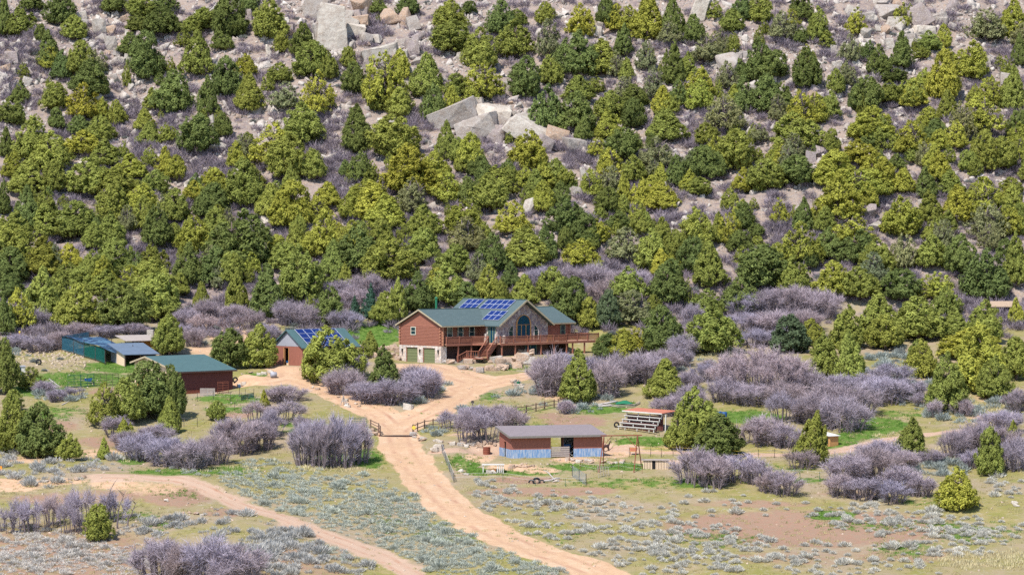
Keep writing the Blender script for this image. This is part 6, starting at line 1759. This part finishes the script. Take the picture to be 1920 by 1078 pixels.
# green corral panels and green gate
def panel(name, pa, pb, hp, label, matn, bars=6, ups=3, w=.022, cat='panel'):
    a, c = G(*pa), G(*pb); b = empty(name, a, 0, label, cat); c = c - a; a = Vector((0, 0, 0))
    m = MB()
    m.tube([a, a + Vector((0, 0, hp)), c + Vector((0, 0, hp)), c], w * 1.5, 6); m.build('frame', matn, b)
    for i in range(bars):
        z = hp * (i + .4) / bars; m = MB(); m.tube([a + Vector((0, 0, z)), c + Vector((0, 0, z))], w, 5); m.build('bar', matn, b)
    for i in range(1, ups + 1):
        q = a.lerp(c, i / (ups + 1)); m = MB(); m.tube([q, q + Vector((0, 0, hp))], w, 5); m.build('upright', matn, b)
    return b


panel('corral_panel', (127, 727), (151, 726), 1.75, 'green metal corral panel at the left end of the row', 'gate_green', 5, 1, .035)
panel('corral_panel', (152, 726), (176, 724), 1.75, 'green metal corral panel in the middle of the row', 'gate_green', 5, 1, .035)
panel('corral_panel', (177, 724), (222, 722), 1.65, 'dark metal corral panel at the right end, by the pinyon clump', 'steel_dark', 5, 3, .026)
panel('metal_gate', (655, 803), (688, 802), 1.35, 'dark green metal gate left of the cattle grid', 'gate_green', 5, 2, .03, 'gate')
panel('wire_gate', (1122, 896), (1145, 893), 1.5, 'leaning rusty wire panel under the pole frame', 'grey_wood', 7, 3, .02).rotation_euler = (-.35, 0, .2)
panel('corral_panel', (408, 738), (428, 737), 1.6, 'brown metal panel against the right end of the dark red barn', 'rust', 5, 1, .03)

# cattle grid
a, c = G(712, 818.5), G(776, 818)
b = empty('cattle_grid', (a + c) / 2, 0, 'dark steel cattle grid across the drive between two short fences', 'cattle grid')
L = (c - a).length
m = MB(); m.box(-L / 2, L / 2, 0, 2.1, -.3, .03); m.build('pit', 'wood_dark', b)
for i in range(11):
    m = MB(); m.tube([(-L / 2, .08 + i * .195, .09), (L / 2, .08 + i * .195, .09)], .055, 8); m.build('bar', 'steel_dark', b)
for s in (-1, 1):
    m = MB(); m.box(s * (L / 2 + .06) - .06, s * (L / 2 + .06) + .06, -.05, 2.15, -.1, .2); m.build('edge', 'rust', b)

# yellow diamond sign
p = G(776, 814); b = empty('road_sign', p, 0, 'small yellow diamond sign on a post right of the cattle grid', 'sign')
m = MB(); m.box(-.05, .05, -.05, .05, -.3, 1.3); m.build('post', 'post_wood', b)
m = MB(); m.prism([(0, -.07, .55), (.32, -.07, .87), (0, -.07, 1.19), (-.32, -.07, .87)], (0, -.02, 0)); m.build('plate', 'yellow', b)
# dark post box behind the purple brush
p = G(886, 766); b = empty('mailbox', p, 0, 'small dark box on a post behind the brush by the drive', 'mailbox')
m = MB(); m.box(-.05, .05, -.05, .05, -.3, .8); m.build('post', 'post_wood', b)
m = MB(); m.prism([(-.2, -.2, .75), (.2, -.2, .75), (.2, -.2, 1.0), (.1, -.2, 1.08), (-.1, -.2, 1.08), (-.2, -.2, 1.0)], (0, .45, 0)); m.build('box', 'steel_dark', b)
# stick tripod
p = G(644, 760); b = empty('stick_tripod', p, 0, 'rough wooden stick tripod beside the left drive', 'tripod')
for k, (x, y) in enumerate(((-.45, 0), (.5, -.1), (.05, .5))):
    m = MB(); m.tube([(x, y, -.1), (-x * .12, -y * .1, 1.45)], .05, 6); m.build('leg', 'grey_wood', b)
m = MB(); m.tube([(-.3, -.02, .55), (.32, -.06, .6)], .04, 6); m.build('crossbar', 'grey_wood', b)
# lamp pole by the spruces
p = G(701, 606); b = empty('lamp_pole', p, 0, 'grey wooden pole with a pale lamp head behind the lawn', 'lamp pole')
m = MB(); m.tube([(0, 0, -.4), (0, 0, 2.15)], [.13, .11], 8); m.build('pole', 'grey_wood', b)
m = MB(); m.tube([(0, 0, 2.05), (.35, -.05, 2.2)], .035, 6); m.build('arm', 'metal_grey', b)
m = MB(); m.tube([(.3, -.05, 2.30), (.3, -.05, 2.18), (.3, -.05, 2.08)], [.10, .20, .16], 10); m.tube([(-.16, 0, 2.2), (-.16, 0, 2.08)], [.08, .14], 8); m.build('lamp_head', 'white_paint', b)
# T shaped pole left of the outbuilding
p = G(525, 640); b = empty('utility_post', p, 0, 'dark T shaped post behind the solar outbuilding', 'post')
m = MB(); m.tube([(0, 0, -.4), (0, 0, 2.1)], .09, 8); m.build('pole', 'post_wood', b)
m = MB(); m.bar((-1.05, 0, 2.1), (.8, 0, 2.12), .1); m.build('crossarm', 'steel_dark', b)
# pole at far left
p = G(37, 648); b = empty('timber_post', p, 0, 'brown timber post with yellow top at far left', 'post')
m = MB(); m.tube([(0, 0, -.4), (0, 0, 1.95)], .13, 8); m.build('pole', 'plank_brown', b)
m = MB(); m.tube([(0, 0, 1.95), (0, 0, 2.2)], .14, 8); m.build('cap', 'yellow', b)
# orange marker at the left edge
p = G(2, 889); b = empty('trail_marker', p, 0, 'orange board on a post at the left edge', 'marker')
m = MB(); m.box(-.05, .05, 0, .06, -.4, .9); m.build('post', 'post_wood', b)
m = MB(); m.box(-.35, .12, -.04, -.002, .15, 1.0); m.build('board', mat('orange_paint', (.75, .28, .03), .6), b)

# netted pen
A, B = G(116, 659), G(197, 684)
b = empty('netted_pen', A, 0, 'pen of blue and green netting with a sagging dark blue cover', 'pen')
BA = B - A; back = Vector((3.6, 3.4, 0)); hh = 2.3
def gz(q):
    w = A + q; return float(H(w.x, w.y)) - A.z
fr = [BA * t for t in (0, .28, .52, .78, 1)]
for q in fr + [q + back for q in (fr[0], fr[2], fr[4])]:
    m = MB(); m.tube([(q.x, q.y, gz(q) - .4), (q.x, q.y, gz(q) + hh + (.35 if q in (fr[0], fr[2]) else 0))], .05, 6); m.build('post', 'steel_dark', b)
for i in range(4):
    q, s = fr[i], fr[i + 1]
    m = MB(); m.prism([(q.x, q.y, gz(q) + .25), (s.x, s.y, gz(s) + .25), (s.x, s.y, gz(s) + hh), (q.x, q.y, gz(q) + hh)], (0, .01, 0)); m.build('netting', 'net_teal' if i < 2 else 'net_green', b)
q = fr[0]; s = q + back
m = MB(); m.prism([(q.x, q.y, gz(q) + .2), (s.x, s.y, gz(s) + .2), (s.x, s.y, gz(s) + hh), (q.x, q.y, gz(q) + hh)], (.01, 0, 0)); m.build('netting', 'net_teal', b)
V_, F_ = [], []; nx_, ny_ = 18, 10
for j in range(ny_ + 1):
    for i in range(nx_ + 1):
        s_, t_ = i / nx_, j / ny_
        q = BA * (s_ * 1.03 - .02) + back * (t_ * 1.10 - .05)
        base = gz(BA * min(1, s_)) * (1 - t_) + gz(BA * min(1, s_) + back) * t_
        sag = -.32 * abs(math.sin(math.pi * s_ * 2.5)) * math.sin(math.pi * t_) - .18 * math.sin(math.pi * t_) + .12 * math.sin(9 * s_ + 5 * t_)
        V_.append((q.x, q.y, base + hh + .06 + sag - .75 * t_))
for j in range(ny_):
    for i in range(nx_):
        k = j * (nx_ + 1) + i; F_.append((k, k + 1, k + nx_ + 2, k + nx_ + 1))
mobj('cover', npmesh('cover', np.array(V_), np.array(F_), 'tarp_blue', smooth=True), b)

# tall pole frame right of the shelter
pl, pr = G(1122, 886), G(1188, 886)
b = empty('pole_frame', pl, 0, 'tall rusty pole frame with cross beam right of the shelter', 'frame')
q = pr - pl; hgt = 4.45
for (x0, y0, z0, x1) in ((0, 0, 0, .72), (.65, 3.0, .45, .72), (q.x, q.y, q.z, q.x + .55), (q.x + 1.15, 3.0, .5, q.x + .55)):
    m = MB(); m.tube([(x0, y0, z0 - .3), (x1, 1.2, hgt)], .065, 7); m.build('leg', 'rust', b)
m = MB(); m.tube([(.3, 1.2, hgt - .02), (q.x + 1.1, 1.2, hgt + .06)], .07, 8); m.build('beam', 'rust', b)
for (x0, z0, x1) in ((q.x - .9, hgt, q.x + .55), (1.7, hgt, .75)):
    m = MB(); m.tube([(x0, 1.2, z0), (x1, 1.15, z0 - 1.6 if x0 > 2 else z0 - 1.2)], .04, 6); m.build('brace', 'rust', b)

# pallet crate, white rack, barrel, trough
p = G(1206, 879); b = empty('pallet_crate', p, rad(-3), 'grey slatted pallet crate with flat lid right of the pole frame', 'crate')
m = MB(); m.box(-.25, 3.25, -.15, 1.3, 1.05, 1.15); m.build('lid', 'grey_wood', b)
m = MB(); x = 0
while x < 3.0:
    if not 1.1 < x < 1.5:
        m.box(x, x + .13, 0, .04, -.05, 1.05)
    x += .19
m.box(0, 3.1, 1.1, 1.15, -.05, 1.05); m.box(0, .05, .041, 1.1, -.05, 1.05); m.box(3.05, 3.1, .041, 1.1, -.05, 1.05); m.build('side_board', 'board_pale', b)
m = MB(); m.box(1.1, 1.45, .05, .09, 0, 1.0); m.build('door', 'black', b)
p = G(905, 887); b = empty('feed_rack', p, 0, 'low white table-like feed rack at the left below the shelter', 'rack')
m = MB(); m.box(-.1, 2.65, -.1, .9, 1.0, 1.1); m.build('top', 'white_paint', b)
for x, y in ((0, 0), (2.45, 0), (0, .75), (2.45, .75)):
    m = MB(); m.box(x, x + .11, y, y + .11, -.3, 1.0); m.build('leg', 'white_paint', b)
m = MB()
for x in (1.75, 1.98, 2.2):
    m.box(x, x + .12, -.03, .02, .1, 1.0)
m.build('slat', 'white_paint', b)
m = MB(); m.box(1.0, 1.6, .1, .6, .0, .5); m.build('box', 'plank_brown', b)
p = G(912.5, 851); b = empty('rusty_barrel', p, 0, 'rusty brown barrel left of the shelter', 'barrel')
m = MB(); m.tube([(0, 0, -.1), (0, 0, .92)], .46, 16)
m.build('drum', 'rust', b, False); m = MB()
for z in (.3, .62, .9):
    m.ring((0, 0, z), (0, 0, 1), .46, .03, 18, 6)
m.build('hoop', 'rust', b)
for u, v, lab in ((1348, 785, 'left of two blue barrels behind the pinyon clump'), (1358, 786, 'right of two blue barrels behind the pinyon clump')):
    p = G(u, v); b = empty('blue_barrel', p, 0, lab, 'barrel', 'blue barrels')
    m = MB(); m.tube([(0, 0, -.1), (0, 0, .08), (0, 0, .5), (0, 0, .95), (0, 0, 1.0)], [.33, .36, .38, .36, .30], 14); m.build('drum', 'barrel_blue', b, True)
    m = MB(); m.ring((0, 0, .33), (0, 0, 1), .37, .025, 16, 6); m.ring((0, 0, .68), (0, 0, 1), .37, .025, 16, 6); m.build('hoop', 'barrel_blue', b)
p = G(1187, 853); b = empty('feed_trough', p, rad(-8), 'rust orange trough on legs behind the pole frame', 'trough')
m = MB(); m.prism([(-.45, 0, .95), (.5, 0, .95), (.42, 0, .45), (-.38, 0, .45)], (0, .5, 0)); m.build('tub', 'rust_roof', b)
for x in (-.35, .38):
    m = MB(); m.box(x - .03, x + .03, .2, .26, -.2, .5); m.build('leg', 'rust', b)

# tyres
def tyre(u, v, Rr, label, up=True, half=False, rz=0.0):
    p = G(u, v); b = empty('tyre', p, rz, label, 'tyre', 'old tyres')
    m = MB(); z = (0.05 if half else Rr * .92)
    m.ring((0, 0, z), (0, 1, 0), Rr * .76, Rr * .27, 24, 8); m.build('tread', 'rubber', b, True)
    return b
tyre(996, 905, .36, 'left of three half buried black tyres', half=True)
tyre(1006, 906, .50, 'largest, middle one of three half buried black tyres', rz=.1).location.z -= .22
tyre(1016, 905, .36, 'right of three half buried black tyres', half=True)
tyre(72.5, 684, .44, 'upright black tyre on the stony bank at left', rz=.2)
tyre(441, 717, .42, 'tyre half hidden in tree shade beside the barn', rz=.5)
p = G(1157, 803); tyre(1156, 801, .38, 'tyre leaning at the left end of the bleachers', rz=.3)
# dead branch by the tyres and others
def log_(name, pts, rs, label, cat='log', mt='deadwood'):
    P = [G(*q[:2]) + Vector((0, 0, q[2])) for q in pts]; o0 = P[0].copy()
    m = MB(); m.tube([q - o0 for q in P], rs, 7); o = m.build(name, mt, smooth=True); o.location = o0; props(o, label, cat); return o
log_('dead_branch', [(1018, 903, .12), (1034, 902, .15), (1042, 900, .25), (1050, 899, .2)], [.09, .10, .11, .08], 'pale dead trunk lying right of the half buried tyres')
log_('dead_branch', [(1040, 902, .2), (1028, 898, .8), (1019, 897, 1.05)], [.08, .06, .03], 'curved dead branch rising from the trunk by the tyres')
log_('log', [(1120, 761, .15), (1150, 758, .35), (1158, 757, .3)], [.13, .13, .12], 'upper log of the small pile left of the green tarp')
log_('log', [(1122, 763, .12), (1148, 762, .15)], [.14, .12], 'lower log of the small pile left of the green tarp')
log_('log', [(75, 726, .1), (95, 726, .12), (115, 727, .1)], [.09, .10, .08], 'pale pole on the ground left of the green panels')
log_('log', [(92, 718, .6), (112, 726, .1)], [.06, .05], 'leaning pole left of the green panels')
log_('log', [(116, 760, .1), (150, 745, .2), (160, 748, .4)], [.06, .06, .04], 'pale fallen pole below the green panels')
p = G(1170, 757); b = MB()
V_, F_ = [], []
for j in range(9):
    for i in range(13):
        s_, t_ = i / 12 - .5, j / 8 - .5
        V_.append((s_ * 2.4, t_ * 2.2, .05 + .42 * max(0, 1 - (2 * s_) ** 2) * max(0, 1 - (2 * t_) ** 2) + .03 * math.sin(11 * s_ + 7 * t_)))
for j in range(8):
    for i in range(12):
        k = j * 13 + i; F_.append((k, k + 1, k + 14, k + 13))
o = mobj('tarpaulin', npmesh('tarpaulin', np.array(V_), np.array(F_), 'tarp_green', smooth=True)); o.location = p; props(o, 'green tarpaulin over a heap above the bleachers', 'tarpaulin')

# white box with blue door at far left, blue feed tub by the panels, wood pallets by the barn
p = G(31, 703); b = empty('storage_box', p, rad(20), 'white box with blue door between two pinyons at far left', 'box')
m = MB(); m.box(0, 1.25, 0, .8, -.1, 1.15); m.build('body', 'white_paint', b)
m = MB(); m.box(.1, .65, -.03, -.002, .05, 1.0); m.build('door', 'barrel_blue', b)
m = MB(); m.prism([(-.08, -.1, 1.15), (1.33, -.1, 1.15), (1.33, .9, 1.25), (-.08, .9, 1.25)], (0, 0, .06)); m.build('lid', 'metal_grey', b)
p = G(166, 720); b = empty('wheelbarrow', p, rad(10), 'dark blue wheelbarrow on the grass behind the green panels', 'wheelbarrow')
m = MB(); m.prism([(-.5, 0, .4), (.35, 0, .35), (.55, 0, .8), (-.6, 0, .8)], (0, .6, 0)); m.build('tray', 'barrel_blue', b)
m = MB(); m.ring((.55, .3, .2), (0, 1, 0), .17, .05, 16, 6); m.build('wheel', 'rubber', b)
for y in (.05, .5):
    m = MB(); m.bar((.5, y, .25), (-1.2, y, .62), .05); m.build('handle', 'grey_wood', b)
for u, v, rz, lab in ((382, 742, .03, 'grey pallet leaning at the barn wall, left'), (396, 742, -.02, 'grey pallet leaning at the barn wall, right')):
    p = G(u, v); b = empty('pallet', p, rz, lab, 'pallet', 'pallets at the barn')
    m = MB()
    for k in range(7):
        m.box(-.5 + k * .15, -.39 + k * .15, 0, .03, -.02, 1.05)
    m.build('slat', 'grey_wood', b); m = MB()
    for z in (.05, .5, .95):
        m.box(-.5, .52, .031, .1, z, z + .08)
    m.build('bearer', 'grey_wood', b)
p = G(449, 744); b = empty('birdhouse', p, 0, 'dark blue box on a post in front of the barn corner', 'box')
m = MB(); m.tube([(0, 0, -.3), (0, 0, 1.3)], .035, 6); m.build('post', 'steel_dark', b)
m = MB(); m.prism([(-.16, -.15, 1.3), (.16, -.15, 1.3), (.16, -.15, 1.6), (0, -.15, 1.75), (-.16, -.15, 1.6)], (0, .3, 0)); m.build('house', 'tarp_blue', b)
p = G(513, 708); b = empty('grey_tank', p, .3, 'small grey tank beside the drive to the solar outbuilding', 'tank')
m = MB(); m.tube([(-.45, 0, .42), (-.4, 0, .42), (.4, 0, .42), (.45, 0, .42)], [.25, .40, .40, .25], 14); m.build('tank', 'metal_grey', b, True)
m = MB(); m.box(-.35, -.25, -.25, .25, -.1, .1); m.box(.25, .35, -.25, .25, -.1, .1); m.build('foot', 'post_wood', b)
p = G(972, 722); b = empty('plant_pot', p, 0, 'teal plant pot among stones beside the right drive', 'pot')
m = MB(); m.tube([(0, 0, 0), (0, 0, .45), (0, 0, .5), (0, 0, .42)], [.20, .28, .30, .24], 12); m.build('pot', 'tarp_green', b)

# bare dead snags at lower left and beside the upper right rocks
def snag(u, vb, hp, label, rng, lean=0.3):
    p = G(u, vb); h = hp / S(p.y); m = MB()
    pts = [Vector((lean * h * (t ** 1.5) + rng.normal() * .08, rng.normal() * .08, -.3 + (h + .3) * t)) for t in np.linspace(0, 1, 6)]
    m.tube(pts, [.11, .10, .08, .06, .04, .015], 7)
    for k in range(9):
        t = rng.uniform(.3, .95); i = min(4, int(t * 5)); q = pts[i].lerp(pts[i + 1], t * 5 - i); a = rng.uniform(0, 6.28); l = h * rng.uniform(.15, .35)
        e = q + Vector((math.cos(a) * l, math.sin(a) * l * .6, l * rng.uniform(.2, .9))); m.tube([q, q.lerp(e, .5) + Vector((0, 0, .06)), e], [.035, .022, .006], 5)
    o = m.build('dead_tree', 'twig_bark', smooth=True); o.location = p; props(o, label, 'dead tree', 'bare dead trees'); return o
sn = np.random.default_rng(3)
snag(218, 990, 72, 'tall dead tree leaning right beside the lone lower left juniper', sn, .25); snag(236, 990, 50, 'short forked dead tree right of the lone lower left juniper', sn, .45)
snag(190, 985, 80, 'dead tree just behind the lone lower left juniper', sn, .28); snag(1660, 86, 30, 'small dead pine trunk below the upper right ledge', sn, .02)
snag(1567, 128, 34, 'thin dead pine left of the upper right rocks', sn, .02); snag(152, 1000, 55, 'dead tree left of the lone lower left juniper', sn, -.2)

# alpaca, one skinned body
def alpaca():
    p = G(1136.5, 846.5)
    J = {'pel': (-.38, 0, .92), 'chest': (.30, 0, .95), 'nk1': (.46, 0, 1.15), 'nk2': (.58, 0, 1.45), 'head': (.66, 0, 1.66), 'muz': (.86, 0, 1.62), 'tail': (-.60, 0, .88),
         'e1': (.60, .06, 1.80), 'e2': (.60, -.06, 1.80)}
    E = [('pel', 'chest'), ('chest', 'nk1'), ('nk1', 'nk2'), ('nk2', 'head'), ('head', 'muz'), ('pel', 'tail'), ('head', 'e1'), ('head', 'e2')]
    R_ = {'pel': .25, 'chest': .25, 'nk1': .14, 'nk2': .09, 'head': .10, 'muz': .05, 'tail': .06, 'e1': .02, 'e2': .02}
    for k, (x, y, dx) in {'fl': (.30, .13, .05), 'fr': (.34, -.13, .08), 'hl': (-.40, .13, -.06), 'hr': (-.34, -.13, .04)}.items():
        knee = .48; J[k + 'a'] = (x, y, .72); J[k + 'b'] = (x + (dx if k[0] == 'f' else -.07), y, knee); J[k + 'c'] = (x + dx, y, .08); J[k + 'd'] = (x + dx + .07, y, .03)
        R_[k + 'a'] = .13; R_[k + 'b'] = .065; R_[k + 'c'] = .045; R_[k + 'd'] = .05
        E += [('chest' if k[0] == 'f' else 'pel', k + 'a'), (k + 'a', k + 'b'), (k + 'b', k + 'c'), (k + 'c', k + 'd')]
    ks = list(J); me = bpy.data.meshes.new('body'); me.from_pydata([J[k] for k in ks], [(ks.index(a), ks.index(b)) for a, b in E], [])
    o = bpy.data.objects.new('alpaca', me); COL.objects.link(o)
    sk = o.modifiers.new('skin', 'SKIN'); ss = o.modifiers.new('sub', 'SUBSURF'); ss.levels = 2; ss.render_levels = 2
    for i, k in enumerate(ks):
        me.skin_vertices[0].data[i].radius = (R_[k], R_[k])
    me.skin_vertices[0].data[0].use_root = True
    me.materials.append(MATS['alpaca_wool'])
    o.location = p; o.rotation_euler = (0, 0, rad(12)); o.scale = (.80, .80, .78)
    props(o, 'dark brown alpaca standing at the right end of the shelter, facing right', 'alpaca')
alpaca()
finish_labels()
